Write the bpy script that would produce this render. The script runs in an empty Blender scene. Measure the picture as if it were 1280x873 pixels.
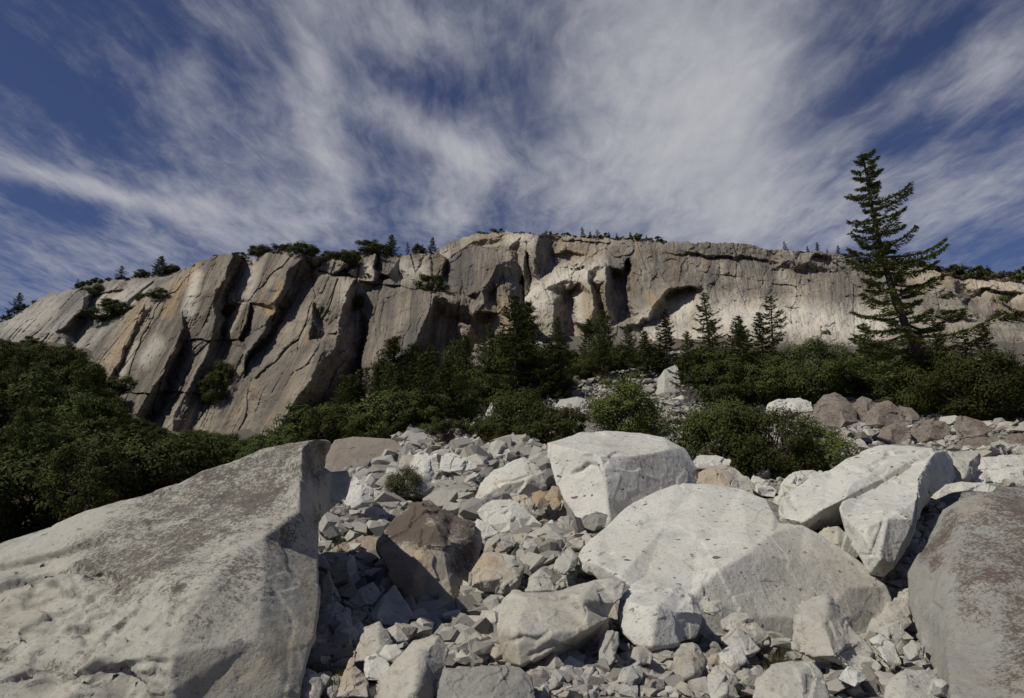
import bpy, bmesh, math, random
import numpy as np
from mathutils import Vector, Matrix
from mathutils.geometry import delaunay_2d_cdt
R = math.radians
random.seed(7); rng = np.random.default_rng(7)
sc = bpy.context.scene
COL = sc.collection

# ------------------------------------------------------------------ camera model (used to work out real positions)
F = 853.333; TH = R(12.97); CAMZ = 1.7; CT, ST = math.cos(TH), math.sin(TH)
def P(px, py, Y):
    """world point seen at photo position (px,py) at forward distance Y"""
    px = np.asarray(px, float); py = np.asarray(py, float); Y = np.asarray(Y, float)
    x = (px-640)/F; v = (436.5-py)/F
    t = Y/(CT - v*ST)
    return np.stack([x*t, Y+0*t, CAMZ+(ST+v*CT)*t], -1)
def PIX(p):
    p = np.asarray(p, float); d = p-np.array([0, 0, CAMZ])
    f = d[..., 1]*CT+d[..., 2]*ST; u = -d[..., 1]*ST+d[..., 2]*CT
    f = np.maximum(f, 1e-3)
    return 640+F*d[..., 0]/f, 436.5-F*u/f

# ------------------------------------------------------------------ numpy noise
def _hash(ix, iy, iz, seed):
    h = (ix.astype(np.uint32)*np.uint32(374761393)+iy.astype(np.uint32)*np.uint32(668265263)
         + iz.astype(np.uint32)*np.uint32(2147483647)+np.uint32(seed*144665+1013))
    h = (h ^ (h >> np.uint32(13)))*np.uint32(1274126177)
    h = (h ^ (h >> np.uint32(16)))*np.uint32(2246822519)
    h = h ^ (h >> np.uint32(15))
    return h.astype(np.float64)/4294967295.0*2-1
def vnoise(p, seed=0):
    with np.errstate(over='ignore'):
        i = np.floor(p).astype(np.int64); f = p-i
        f = f*f*f*(f*(f*6-15)+10)
        out = 0
        for dx in (0, 1):
            wx = f[..., 0] if dx else 1-f[..., 0]
            for dy in (0, 1):
                wy = f[..., 1] if dy else 1-f[..., 1]
                for dz in (0, 1):
                    wz = f[..., 2] if dz else 1-f[..., 2]
                    out = out+wx*wy*wz*_hash(i[..., 0]+dx, i[..., 1]+dy, i[..., 2]+dz, seed)
    return out
def fbm(p, oct=4, seed=0, gain=.5):
    p = np.asarray(p, float); a = 1; s = 0; q = p.copy()
    for k in range(oct):
        s = s+a*vnoise(q+k*17.3, seed+k); q = q*2.03; a *= gain
    return s
def ridged(p, oct=3, seed=0):
    a = 1; s = 0; q = np.asarray(p, float).copy()
    for k in range(oct):
        s = s+a*(1-np.abs(vnoise(q+k*9.1, seed+k))*2); q = q*2.1; a *= .5
    return s
def worley(p, seed=0):
    """F1,F2 and a per-cell random of the nearest cell"""
    i = np.floor(p).astype(np.int64)
    f1 = np.full(p.shape[:-1], 9.); f2 = f1.copy(); cid = np.zeros(p.shape[:-1])
    with np.errstate(over='ignore'):
        for dx in (-1, 0, 1):
            for dy in (-1, 0, 1):
                for dz in (-1, 0, 1):
                    c = i+np.array([dx, dy, dz])
                    r = [_hash(c[..., 0], c[..., 1], c[..., 2], seed+k)*.5+.5 for k in range(4)]
                    d = np.sqrt((c[..., 0]+r[0]-p[..., 0])**2+(c[..., 1]+r[1]-p[..., 1])**2+(c[..., 2]+r[2]-p[..., 2])**2)
                    n = d < f1
                    f2 = np.where(n, f1, np.minimum(f2, d)); cid = np.where(n, r[3], cid); f1 = np.where(n, d, f1)
    return f1, f2, cid
def facet(p, seed=0, tilt=1.):
    """broken-rock relief: every cell is a plane of its own height and tilt"""
    i = np.floor(p).astype(np.int64); f1 = np.full(p.shape[:-1], 9.); out = np.zeros(p.shape[:-1])
    with np.errstate(over='ignore'):
        for dx in (-1, 0, 1):
            for dy in (-1, 0, 1):
                for dz in (-1, 0, 1):
                    c = i+np.array([dx, dy, dz]); h = [_hash(c[..., 0], c[..., 1], c[..., 2], seed+k) for k in range(7)]
                    vx, vy, vz = p[..., 0]-c[..., 0]-h[0]*.5-.5, p[..., 1]-c[..., 1]-h[1]*.5-.5, p[..., 2]-c[..., 2]-h[2]*.5-.5
                    d = np.sqrt(vx*vx+vy*vy+vz*vz); n = d < f1
                    out = np.where(n, h[3]*.5+tilt*(vx*h[4]+vy*h[5]+vz*h[6]), out); f1 = np.where(n, d, f1)
    return out
def seg_dist(px, py, pts):
    """distance to a polyline, signed side (positive = below / right going along it)"""
    best = np.full(np.shape(px), 1e9); side = np.zeros(np.shape(px))
    for (x0, y0), (x1, y1) in zip(pts[:-1], pts[1:]):
        dx, dy = x1-x0, y1-y0; L = dx*dx+dy*dy+1e-9
        t = np.clip(((px-x0)*dx+(py-y0)*dy)/L, 0, 1)
        d = np.hypot(px-x0-t*dx, py-y0-t*dy)
        s = dx*(py-y0)-dy*(px-x0)
        m = d < best; best = np.where(m, d, best); side = np.where(m, s, side)
    return best, side
def in_poly(px, py, poly):
    px = np.asarray(px, float); py = np.asarray(py, float); r = np.zeros(px.shape, bool); n = len(poly)
    for i in range(n):
        x0, y0 = poly[i][:2]; x1, y1 = poly[(i+1) % n][:2]
        if y0 == y1: continue
        c = ((y0 > py) != (y1 > py)) & (px < (x1-x0)*(py-y0)/(y1-y0)+x0); r ^= c
    return r

# ------------------------------------------------------------------ mesh helpers
def mesh_np(name, V, faces, smooth=True, attrs=None):
    """faces: (n,3) or (n,4) int array, or a list of such arrays"""
    me = bpy.data.meshes.new(name)
    V = np.asarray(V, np.float32)
    if not isinstance(faces, list): faces = [faces]
    faces = [np.asarray(f, np.int32) for f in faces if len(f)]
    me.vertices.add(len(V)); me.vertices.foreach_set('co', V.ravel())
    nl = sum(f.size for f in faces); npoly = sum(len(f) for f in faces)
    me.loops.add(nl); me.polygons.add(npoly)
    me.loops.foreach_set('vertex_index', np.concatenate([f.ravel() for f in faces]))
    st = []; o = 0
    for f in faces:
        k = f.shape[1]; st.append(np.arange(len(f))*k+o); o += f.size
    me.polygons.foreach_set('loop_start', np.concatenate(st).astype(np.int32))
    me.polygons.foreach_set('use_smooth', np.full(npoly, smooth))
    me.update(calc_edges=True)
    for k, a in (attrs or {}).items():
        at = me.attributes.new(k, 'FLOAT', 'POINT'); at.data.foreach_set('value', np.asarray(a, np.float32))
    return me
def link(name, me, mat=None, parent=None, loc=None):
    o = bpy.data.objects.new(name, me); COL.objects.link(o)
    if mat and not me.materials: me.materials.append(mat)
    if parent: o.parent = parent
    if loc is not None: o.location = loc
    return o
def tag(o, label=None, cat=None, group=None, kind=None):
    for k, v in (('label', label), ('category', cat), ('group', group), ('kind', kind)):
        if v: o[k] = v
    return o
def get_co(me):
    a = np.empty(len(me.vertices)*3, np.float32); me.vertices.foreach_get('co', a); return a.reshape(-1, 3).astype(float)
def get_no(me):
    a = np.empty(len(me.vertices)*3, np.float32); me.vertex_normals.foreach_get('vector', a); return a.reshape(-1, 3).astype(float)
def remesh(me, voxel, smooth=1):
    o = bpy.data.objects.new('tmp', me); COL.objects.link(o)
    m = o.modifiers.new('r', 'REMESH'); m.mode = 'VOXEL'; m.voxel_size = voxel; m.use_smooth_shade = True
    if smooth:
        s = o.modifiers.new('s', 'SMOOTH'); s.factor = .5; s.iterations = smooth
    dg = bpy.context.evaluated_depsgraph_get(); dg.update()
    r = bpy.data.meshes.new_from_object(o.evaluated_get(dg))
    bpy.data.objects.remove(o); bpy.data.meshes.remove(me)
    r.name = 'rock_shape'
    return r
def tubes(paths, sides=6):
    """paths: list of (points (n,3), radii (n,)) -> V, quads"""
    VV = []; FF = []; o = 0
    ang = np.arange(sides)*2*math.pi/sides
    for pts, rad in paths:
        pts = np.asarray(pts, float); n = len(pts)
        tan = np.gradient(pts, axis=0); tan /= np.linalg.norm(tan, axis=1)[:, None]+1e-9
        up = np.where(np.abs(tan[:, 2:3]) > .9, np.array([[1., 0, 0]]), np.array([[0, 0, 1.]]))
        a = np.cross(tan, up); a /= np.linalg.norm(a, axis=1)[:, None]+1e-9; b = np.cross(tan, a)
        ring = pts[:, None]+(a[:, None]*np.cos(ang)[None, :, None]+b[:, None]*np.sin(ang)[None, :, None])*np.asarray(rad)[:, None, None]
        VV.append(ring.reshape(-1, 3))
        i = np.arange(n-1)[:, None]*sides; j = np.arange(sides)[None, :]; k = (j+1) % sides
        FF.append(np.stack([i+j, i+k, i+sides+k, i+sides+j], -1).reshape(-1, 4)+o); o += n*sides
    return np.concatenate(VV), np.concatenate(FF)
def cards(c, u, v):
    """quads centred c with half axes u, v, bent a little so none is perfectly flat"""
    n = len(c); V = np.stack([c-u, c-v*.8+u*.05, c+u, c+v*.8+u*.05], 1).reshape(-1, 3)
    return V, np.arange(4*n).reshape(-1, 4)
def unit(a): return a/(np.linalg.norm(a, axis=-1, keepdims=True)+1e-9)

# ------------------------------------------------------------------ materials
class G:
    def __init__(s, tree): s.t = tree; s.n = tree.nodes; s.l = tree.links
    def node(s, typ, **kw):
        nd = s.n.new(typ)
        for k, v in kw.items(): setattr(nd, k, v)
        return nd
    def put(s, sock, v):
        if isinstance(v, bpy.types.NodeSocket): s.l.new(v, sock)
        elif v is not None: sock.default_value = v
    def math(s, op, a, b=None, c=None, clamp=False):
        nd = s.node('ShaderNodeMath', operation=op, use_clamp=clamp)
        for i, v in enumerate((a, b, c)):
            if v is not None: s.put(nd.inputs[i], v)
        return nd.outputs[0]
    def mix(s, f, a, b, mode='MIX'):
        nd = s.node('ShaderNodeMix', data_type='RGBA', blend_type=mode); s.put(nd.inputs[0], f)
        for i, v in ((6, a), (7, b)):
            s.put(nd.inputs[i], v if isinstance(v, bpy.types.NodeSocket) else (*v, 1))
        return nd.outputs[2]
    def noise(s, vec, scale, detail=5, rough=.55, dist=0, w=None):
        nd = s.node('ShaderNodeTexNoise'); s.put(nd.inputs['Vector'], vec)
        if w is not None: nd.noise_dimensions = '4D'; s.put(nd.inputs['W'], w)
        nd.inputs['Scale'].default_value = scale; nd.inputs['Detail'].default_value = detail
        nd.inputs['Roughness'].default_value = rough; nd.inputs['Distortion'].default_value = dist
        return nd.outputs['Fac']
    def voro(s, vec, scale, feature='F1', rand=1):
        nd = s.node('ShaderNodeTexVoronoi', feature=feature); s.put(nd.inputs['Vector'], vec); nd.inputs['Scale'].default_value = scale
        nd.inputs['Randomness'].default_value = rand
        return nd.outputs
    def ss(s, v, a, b):
        nd = s.node('ShaderNodeMapRange', interpolation_type='SMOOTHSTEP'); s.put(nd.inputs[0], v)
        nd.inputs[1].default_value = a; nd.inputs[2].default_value = b; return nd.outputs[0]
    def mapping(s, vec, loc=(0, 0, 0), rot=(0, 0, 0), scale=(1, 1, 1)):
        nd = s.node('ShaderNodeMapping'); s.put(nd.inputs[0], vec)
        nd.inputs[1].default_value = loc; nd.inputs[2].default_value = rot; nd.inputs[3].default_value = scale; return nd.outputs[0]
    def attr(s, name): return s.node('ShaderNodeAttribute', attribute_name=name).outputs['Fac']
    def bump(s, h, strength, dist, normal=None):
        nd = s.node('ShaderNodeBump'); s.put(nd.inputs['Height'], h); nd.inputs['Strength'].default_value = strength
        nd.inputs['Distance'].default_value = dist
        if normal is not None: s.put(nd.inputs['Normal'], normal)
        return nd.outputs[0]
def new_mat(name, rough=.9, spec=.2):
    m = bpy.data.materials.new(name); m.use_nodes = True; g = G(m.node_tree)
    b = m.node_tree.nodes['Principled BSDF']; b.inputs['Roughness'].default_value = rough
    b.inputs['Specular IOR Level'].default_value = spec
    return m, g, b

def rock_mat(name, base, warm, grey, spots=.5, lich=(.085, .062, .052), grain=1., gscale=1., rnd=False):
    """granite: pale base with warm and grey clouds, mineral grain, dark inclusions, brown lichen where 'lichen' is set"""
    m, g, b = new_mat(name)
    tc = g.node('ShaderNodeTexCoord').outputs['Object']
    oi = g.node('ShaderNodeObjectInfo')
    w = g.math('MULTIPLY', oi.outputs['Random'], 40.)
    n1 = g.noise(tc, .55*gscale, 4, .6, w=w); n2 = g.noise(tc, 2.1*gscale, 6, .62, w=w); n3 = g.noise(tc, 34, 3, .7); n4 = g.noise(tc, 12, 6, .75)
    c = g.mix(g.ss(n1, .42, .66), base, warm)
    c = g.mix(g.ss(n2, .48, .72), c, grey)
    if rnd:
        c = g.mix(g.math('MULTIPLY', g.ss(oi.outputs['Random'], .35, 1.), .8), c, tuple(v*.62 for v in grey))
        c = g.mix(g.math('MULTIPLY', g.ss(g.math('FRACT', g.math('MULTIPLY', oi.outputs['Random'], 7.31)), .72, 1.), .6), c, (.40, .31, .20))
    c = g.mix(g.attr('tan'), c, (.36, .265, .165))
    # mineral grain
    c = g.mix(g.math('MULTIPLY', g.ss(n3, .54, .68), .42*grain), c, tuple(v*.45 for v in base))
    c = g.mix(g.math('MULTIPLY', g.ss(n4, .54, .7), .34*grain), c, tuple(v*.55 for v in grey))
    # dark inclusions: squashed cells, only some cells
    if spots > 0:
        mp = g.mapping(tc, rot=(0, R(25), R(30)), scale=(1, 1, 2.2))
        wv = g.noise(tc, 9, 2); vv = g.node('ShaderNodeVectorMath', operation='ADD'); g.put(vv.inputs[0], mp)
        cv = g.node('ShaderNodeCombineXYZ'); g.put(cv.inputs[0], g.math('MULTIPLY', wv, .22)); g.put(cv.inputs[2], g.math('MULTIPLY', wv, .3)); g.put(vv.inputs[1], cv.outputs[0])
        vo = g.voro(vv.outputs[0], 1.7); sep = g.node('ShaderNodeSeparateColor'); g.put(sep.inputs[0], vo['Color'])
        rad = g.math('MULTIPLY', g.math('POWER', sep.outputs[0], 1.3), .16)
        sp = g.math('MULTIPLY', g.math('LESS_THAN', vo['Distance'], rad), g.math('LESS_THAN', sep.outputs[1], .85))
        c = g.mix(g.math('MULTIPLY', sp, spots), c, (.12, .115, .105))
        vo2 = g.voro(vv.outputs[0], 4.6); sep2 = g.node('ShaderNodeSeparateColor'); g.put(sep2.inputs[0], vo2['Color'])
        sp2 = g.math('LESS_THAN', vo2['Distance'], g.math('MULTIPLY', g.math('POWER', sep2.outputs[0], 1.5), .25))
        c = g.mix(g.math('MULTIPLY', sp2, spots*.8), c, (.15, .145, .135))
        vo3 = g.voro(vv.outputs[0], 15.); sep3 = g.node('ShaderNodeSeparateColor'); g.put(sep3.inputs[0], vo3['Color'])
        sp3 = g.math('LESS_THAN', vo3['Distance'], g.math('MULTIPLY', g.math('POWER', sep3.outputs[0], 1.6), .34))
        c = g.mix(g.math('MULTIPLY', sp3, spots*.55), c, (.13, .125, .115))
    # lichen / varnish
    lt = g.math('ADD', g.attr('lichen'), g.math('MULTIPLY', g.math('SUBTRACT', g.noise(tc, 2.6, 8, .75), .5), 1.9))
    lt = g.math('ADD', lt, g.math('MULTIPLY', g.math('SUBTRACT', g.noise(tc, 26, 4, .8), .5), 2.2))
    lt = g.math('ADD', lt, g.math('MULTIPLY', g.math('SUBTRACT', g.noise(tc, 11, 4, .7), .5), 1.0))
    lm = g.math('MULTIPLY', g.ss(lt, .30, .86), g.math('GREATER_THAN', g.attr('lichen'), .02))
    c = g.mix(g.math('MULTIPLY', lm, .9), c, g.mix(g.noise(tc, 1.7, 4), tuple(v*.7 for v in lich), tuple(v*1.5 for v in lich)))
    g.put(b.inputs['Base Color'], c)
    h = g.math('ADD', g.math('MULTIPLY', n3, .35), g.math('ADD', g.math('MULTIPLY', n4, .8), g.math('MULTIPLY', n2, 1.2)))
    h = g.math('ADD', h, g.math('MULTIPLY', g.math('MULTIPLY', lm, g.noise(tc, 45, 3, .8)), .5))
    pit = g.noise(tc, 7.5, 6, .75)
    h = g.math('ADD', h, g.math('MULTIPLY', g.ss(pit, .36, .5), .45))
    g.put(b.inputs['Normal'], g.bump(h, .5, .03))
    return m
M_WHITE = rock_mat('white_granite', (.55, .535, .48), (.54, .51, .435), (.44, .43, .39), 1.)
M_GREY = rock_mat('grey_granite', (.42, .405, .355), (.41, .375, .31), (.32, .31, .28), .6)
M_WING = rock_mat('wing_granite', (.39, .372, .315), (.375, .345, .28), (.275, .26, .225), .9, lich=(.085, .07, .06))
M_TALUS = rock_mat('talus_granite', (.45, .43, .375), (.44, .40, .325), (.30, .295, .27), .5, rnd=True)
M_LICH = rock_mat('lichened_granite', (.29, .285, .26), (.27, .25, .215), (.24, .24, .23), .7, lich=(.088, .062, .046))
M_TANB = rock_mat('tan_granite', (.37, .34, .28), (.36, .30, .22), (.28, .265, .235), .3, lich=(.085, .062, .048))
M_BROWN = rock_mat('weathered_granite', (.255, .22, .18), (.23, .19, .15), (.20, .18, .16), .2)

def cliff_mat(name, shear, base=(.335, .285, .215), grey=(.205, .18, .145), sc_=1., run=.07, streak=1.):
    m, g, b = new_mat(name)
    tc = g.node('ShaderNodeTexCoord').outputs['Object']
    # 'slab' = metres along and down the slabs, so stains run the way the water does
    sa = g.node('ShaderNodeAttribute', attribute_name='slab').outputs['Vector']
    sp = g.node('ShaderNodeSeparateXYZ'); g.put(sp.inputs[0], sa)
    cv = g.node('ShaderNodeCombineXYZ'); g.put(cv.inputs[0], sp.outputs[0]); g.put(cv.inputs[1], g.math('MULTIPLY', sp.outputs[1], run))
    st1 = g.noise(cv.outputs[0], .22*sc_, 6, .65, .3); st2 = g.noise(cv.outputs[0], .9*sc_, 5, .7, .2); st3 = g.noise(cv.outputs[0], .06*sc_, 3, .5)
    n1 = g.noise(tc, .05*sc_, 5, .6); n2 = g.noise(tc, .35*sc_, 7, .7); n3 = g.noise(tc, 1.6*sc_, 5, .75)
    c = g.mix(g.ss(n1, .38, .62), base, grey)
    st4 = g.noise(cv.outputs[0], .5*sc_, 6, .72, .35)
    c = g.mix(g.math('MULTIPLY', g.ss(st1, .47, .66), .85*streak), c, tuple(v*.40 for v in grey))
    c = g.mix(g.math('MULTIPLY', g.ss(st4, .52, .66), .7*streak), c, tuple(v*.55 for v in grey))
    c = g.mix(g.math('MULTIPLY', g.ss(st2, .56, .74), .55), c, tuple(min(1, v*1.55) for v in base))
    c = g.mix(g.math('MULTIPLY', g.ss(st2, .30, .42), .0), c, grey)
    c = g.mix(g.math('MULTIPLY', g.ss(n2, .50, .66), .6), c, tuple(v*.62 for v in grey))
    hb = g.noise(g.mapping(sa, scale=(.05, .45, 1)), 1., 6, .7, .4)
    c = g.mix(g.math('MULTIPLY', g.ss(hb, .56, .68), .5), c, tuple(v*.6 for v in grey))
    c = g.mix(g.math('MULTIPLY', g.ss(n3, .56, .75), .4), c, tuple(v*.6 for v in grey))
    pal = g.math('MULTIPLY', g.attr('pale'), g.ss(g.math('ADD', g.noise(tc, .3*sc_, 6, .7), g.math('MULTIPLY', st2, .5)), .42, .74))
    c = g.mix(pal, c, (.58, .53, .44))
    org = g.math('MULTIPLY', g.attr('orange'), g.ss(g.math('ADD', st2, g.math('MULTIPLY', n2, .6)), .55, .95))
    oc = g.noise(cv.outputs[0], .33*sc_, 5, .7, .4)
    c = g.mix(g.math('MULTIPLY', g.ss(oc, .57, .68), .75*streak), c, (.36, .245, .13))
    c = g.mix(g.math('MULTIPLY', org, .85), c, (.38, .26, .135))
    drk = g.math('MULTIPLY', g.attr('stain'), g.ss(g.math('ADD', st2, g.math('MULTIPLY', st1, .6)), .55, .95))
    c = g.mix(drk, c, (.10, .09, .085))
    g.put(b.inputs['Base Color'], c)
    h = g.math('ADD', g.math('MULTIPLY', n3, .4), g.math('ADD', n2, g.math('MULTIPLY', st2, .8)))
    g.put(b.inputs['Normal'], g.bump(h, .9, .8))
    return m
M_BUTT = cliff_mat('buttress_granite', .45)
M_WALL = cliff_mat('wall_granite', .05, (.375, .325, .25), (.235, .21, .17), run=.22, streak=.75)
M_DOME = cliff_mat('dome_granite', .5, (.34, .31, .27), (.26, .24, .21))

def leaf_mat(name, a, bcol, c3=None):
    m, g, b = new_mat(name, .7, .06)
    tc = g.node('ShaderNodeTexCoord').outputs['Object']; geo = g.node('ShaderNodeNewGeometry'); oi = g.node('ShaderNodeObjectInfo')
    r = geo.outputs['Random Per Island']
    c = g.mix(r, a, bcol)
    c = g.mix(g.math('MULTIPLY', g.ss(g.noise(tc, .8, 3), .5, .7), .6), c, tuple(v*.7 for v in a))
    if c3: c = g.mix(g.math('GREATER_THAN', r, .93), c, c3)
    hs = g.node('ShaderNodeHueSaturation'); g.put(hs.inputs['Color'], c)
    g.put(hs.inputs['Value'], g.math('ADD', .65, g.math('MULTIPLY', oi.outputs['Random'], .7)))
    g.put(hs.inputs['Hue'], g.math('ADD', .485, g.math('MULTIPLY', oi.outputs['Random'], .03)))
    g.put(b.inputs['Base Color'], hs.outputs[0])
    tr = g.node('ShaderNodeBsdfTranslucent'); g.put(tr.inputs[0], hs.outputs[0])
    mx = g.node('ShaderNodeMixShader'); mx.inputs[0].default_value = .12
    g.l.new(b.outputs[0], mx.inputs[1]); g.l.new(tr.outputs[0], mx.inputs[2])
    g.l.new(mx.outputs[0], m.node_tree.nodes['Material Output'].inputs[0])
    return m
L_OAK = leaf_mat('oak_leaf', (.039, .048, .014), (.078, .087, .025))
L_PINE = leaf_mat('conifer_needle', (.056, .070, .022), (.100, .112, .036))
L_FIR = leaf_mat('fir_needle', (.070, .080, .026), (.125, .132, .046))
L_BRIGHT = leaf_mat('bright_leaf', (.075, .095, .024), (.12, .135, .036))
L_SAGE = leaf_mat('sage_leaf', (.065, .07, .03), (.095, .098, .042))
L_DRY = leaf_mat('dry_brush', (.11, .085, .065), (.16, .12, .09))
L_RED = leaf_mat('reddish_brush', (.12, .075, .06), (.16, .10, .08))
def bark_mat(name, a, b_):
    m, g, b = new_mat(name); tc = g.node('ShaderNodeTexCoord').outputs['Object']
    n = g.noise(g.mapping(tc, scale=(6, 6, 1.2)), 2.5, 5, .7)
    g.put(b.inputs['Base Color'], g.mix(n, a, b_)); g.put(b.inputs['Normal'], g.bump(n, .8, .05)); return m
M_BARK = bark_mat('bark', (.05, .038, .03), (.13, .10, .08))
M_GREYWOOD = bark_mat('grey_wood', (.13, .115, .10), (.24, .21, .19))

# ------------------------------------------------------------------ terrain
GP = [ # px, py, Y  ground seen there
 (640, 873, 7.4), (200, 873, 7.4), (1100, 873, 7.4), (1300, 873, 7.2), (-100, 873, 7.2), (640, 800, 9.6), (500, 772, 13.2), (545, 768, 13.2), (590, 742, 14.0), (478, 745, 14.0), (430, 800, 10), (430, 720, 14.2), (560, 690, 17), (700, 680, 14.5),
 (900, 812, 10.6), (1030, 812, 11), (840, 805, 10.2), (1085, 806, 11.6), (1112, 794, 12.1), (1120, 830, 9.6), (480, 640, 24), (560, 590, 36), (600, 556, 50), (640, 530, 68), (600, 470, 110), (500, 540, 72), (400, 565, 60),
 (330, 562, 136), (450, 535, 138), (560, 470, 142), (640, 440, 160), (750, 490, 92), (850, 520, 66), (900, 604, 27), (1000, 565, 38), (1150, 552, 42), (1260, 545, 40),
 (1120, 600, 20), (1100, 480, 90), (1200, 480, 85), (1000, 440, 175), (1250, 440, 140), (800, 430, 205), (700, 420, 205), (900, 425, 215),
 (0, 690, 42), (100, 655, 45), (250, 612, 60), (0, 570, 80), (100, 535, 105), (0, 440, 150), (200, 575, 95), (60, 425, 185), (150, 508, 138), (-200, 570, 80), (-200, 440, 150), (-300, 720, 20),
 (1450, 560, 35), (1500, 470, 90), (1500, 420, 180), (200, 540, 150), (100, 480, 160), (300, 600, 62)]
gp = np.array([P(*q) for q in GP])
gp = np.concatenate([gp, [(-60, -60, -1), (60, -60, -1), (0, -20, 0), (0, -150, -3), (-300, -100, 0), (300, -100, 0), (-4, 1, 0), (4, 1, 0), (15, 2, .1), (-15, 2, 0),
    (-350, 300, 50), (350, 300, 60), (0, 330, 60), (-150, 260, 45), (150, 300, 60)]])
def _k(a, b): return np.sqrt(((a[:, None, :2]-b[None, :, :2])**2).sum(-1)+4.)
_A = np.zeros((len(gp)+3,)*2); n_ = len(gp)
_A[:n_, :n_] = _k(gp, gp)-np.eye(n_)*.05; _A[:n_, n_] = 1; _A[:n_, n_+1:] = gp[:, :2]/100; _A[n_:, :n_] = _A[:n_, n_:].T
_w = np.linalg.solve(_A, np.concatenate([gp[:, 2], [0, 0, 0]]))
def hgt(x, y):
    x = np.asarray(x, float); y = np.asarray(y, float); s = x.shape
    q = np.stack([x.ravel(), y.ravel()], -1); out = []
    for k in range(0, len(q), 20000):
        a = q[k:k+20000]
        out.append(_k(np.pad(a, ((0, 0), (0, 1))), gp)@_w[:n_]+_w[n_]+(a/100)@_w[n_+1:])
    z = np.concatenate(out).reshape(s)
    q3 = np.stack([x, y, 0*x], -1); far = np.clip((y-20)/60, 0, 1)
    return z+fbm(q3*.7, 3, 5)*.07*(1-far)+fbm(q3*.12, 4, 9)*(.25+.9*far)*np.clip((y-12)/15, 0, 1)
YS = np.geomspace(4.5, 230, 420)
def ground_hit(px, py):
    """where the line of sight through photo position meets the terrain (arrays)"""
    px = np.atleast_1d(np.asarray(px, float)); py = np.atleast_1d(np.asarray(py, float))
    p = P(px[:, None]+0*YS[None], py[:, None]+0*YS[None], YS[None]+0*px[:, None])
    d = p[..., 2]-hgt(p[..., 0], p[..., 1])
    hit = d < 0; idx = np.where(hit.any(1), hit.argmax(1), len(YS)-1)
    i0 = np.maximum(idx-1, 0); r = np.arange(len(px))
    d0, d1 = d[r, i0], d[r, idx]; t = np.where(np.abs(d0-d1) > 1e-6, d0/(d0-d1+1e-12), 0); t = np.clip(t, 0, 1)
    q = p[r, i0]*(1-t[:, None])+p[r, idx]*t[:, None]
    return q, hit.any(1)
def build_ground():
    ys = np.concatenate([np.linspace(-400, -10, 14), np.linspace(-8, 4, 14), np.geomspace(4.5, 60, 230), np.geomspace(61, 300, 130), np.linspace(320, 1200, 12)])
    us = np.concatenate([-np.geomspace(.95, 8, 10)[::-1], np.linspace(-.92, .92, 260), np.geomspace(.95, 8, 10)])
    Yg, U = np.meshgrid(ys, us, indexing='ij'); X = U*np.where(Yg > 0, Yg+6, 6-Yg*.6)
    Z = hgt(X, Yg)
    back = np.clip((Yg-235)/120, 0, 1); Z = Z*(1-back)+np.minimum(Z, 62)*back
    Z = np.where(np.hypot(X, Yg) > 500, np.minimum(Z, 70), Z); Z = np.maximum(Z, -6)
    near = np.clip(1-np.abs(Yg-20)/30, 0, 1)
    q = np.stack([X, Yg, Z], -1)
    Z = Z+ridged(q*1.3, 3, 3)*.03*near
    V = np.stack([X, Yg, Z], -1).reshape(-1, 3); nr, nc = X.shape
    i = np.arange(nr-1)[:, None]*nc+np.arange(nc-1)[None]
    me = mesh_np('ground', V, np.stack([i, i+1, i+nc+1, i+nc], -1).reshape(-1, 4))
    m, g, b = new_mat('talus_ground')
    tc = g.node('ShaderNodeTexCoord').outputs['Object']
    vo = g.voro(tc, 7.); se = g.node('ShaderNodeSeparateColor'); g.put(se.inputs[0], vo['Color'])
    n1 = g.noise(tc, .13, 5, .6); n2 = g.noise(tc, 2.2, 6, .7); n3 = g.noise(tc, 20, 4, .7)
    c = g.mix(se.outputs[0], (.18, .17, .15), (.36, .345, .31))
    c = g.mix(g.math('MULTIPLY', g.ss(n2, .45, .65), .7), c, (.17, .15, .125))
    c = g.mix(g.math('MULTIPLY', g.ss(n3, .5, .7), .5), c, (.12, .105, .085))
    c = g.mix(g.math('MULTIPLY', g.ss(n1, .5, .66), .6), c, (.17, .135, .09))
    sy = g.node('ShaderNodeSeparateXYZ'); g.put(sy.inputs[0], tc)
    c = g.mix(g.math('MULTIPLY', g.ss(sy.outputs[1], 40., 90.), .8), c, g.mix(n2, (.07, .058, .04), (.15, .125, .095)))
    g.put(b.inputs['Base Color'], c)
    g.put(b.inputs['Normal'], g.bump(g.math('ADD', g.math('MULTIPLY', vo['Distance'], -1.), g.math('MULTIPLY', n3, .6)), .9, .12))
    tag(link('ground', me, m), 'rubble strewn talus slope rising from the boulders to the cliffs', 'ground', kind='structure')
build_ground()

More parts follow.
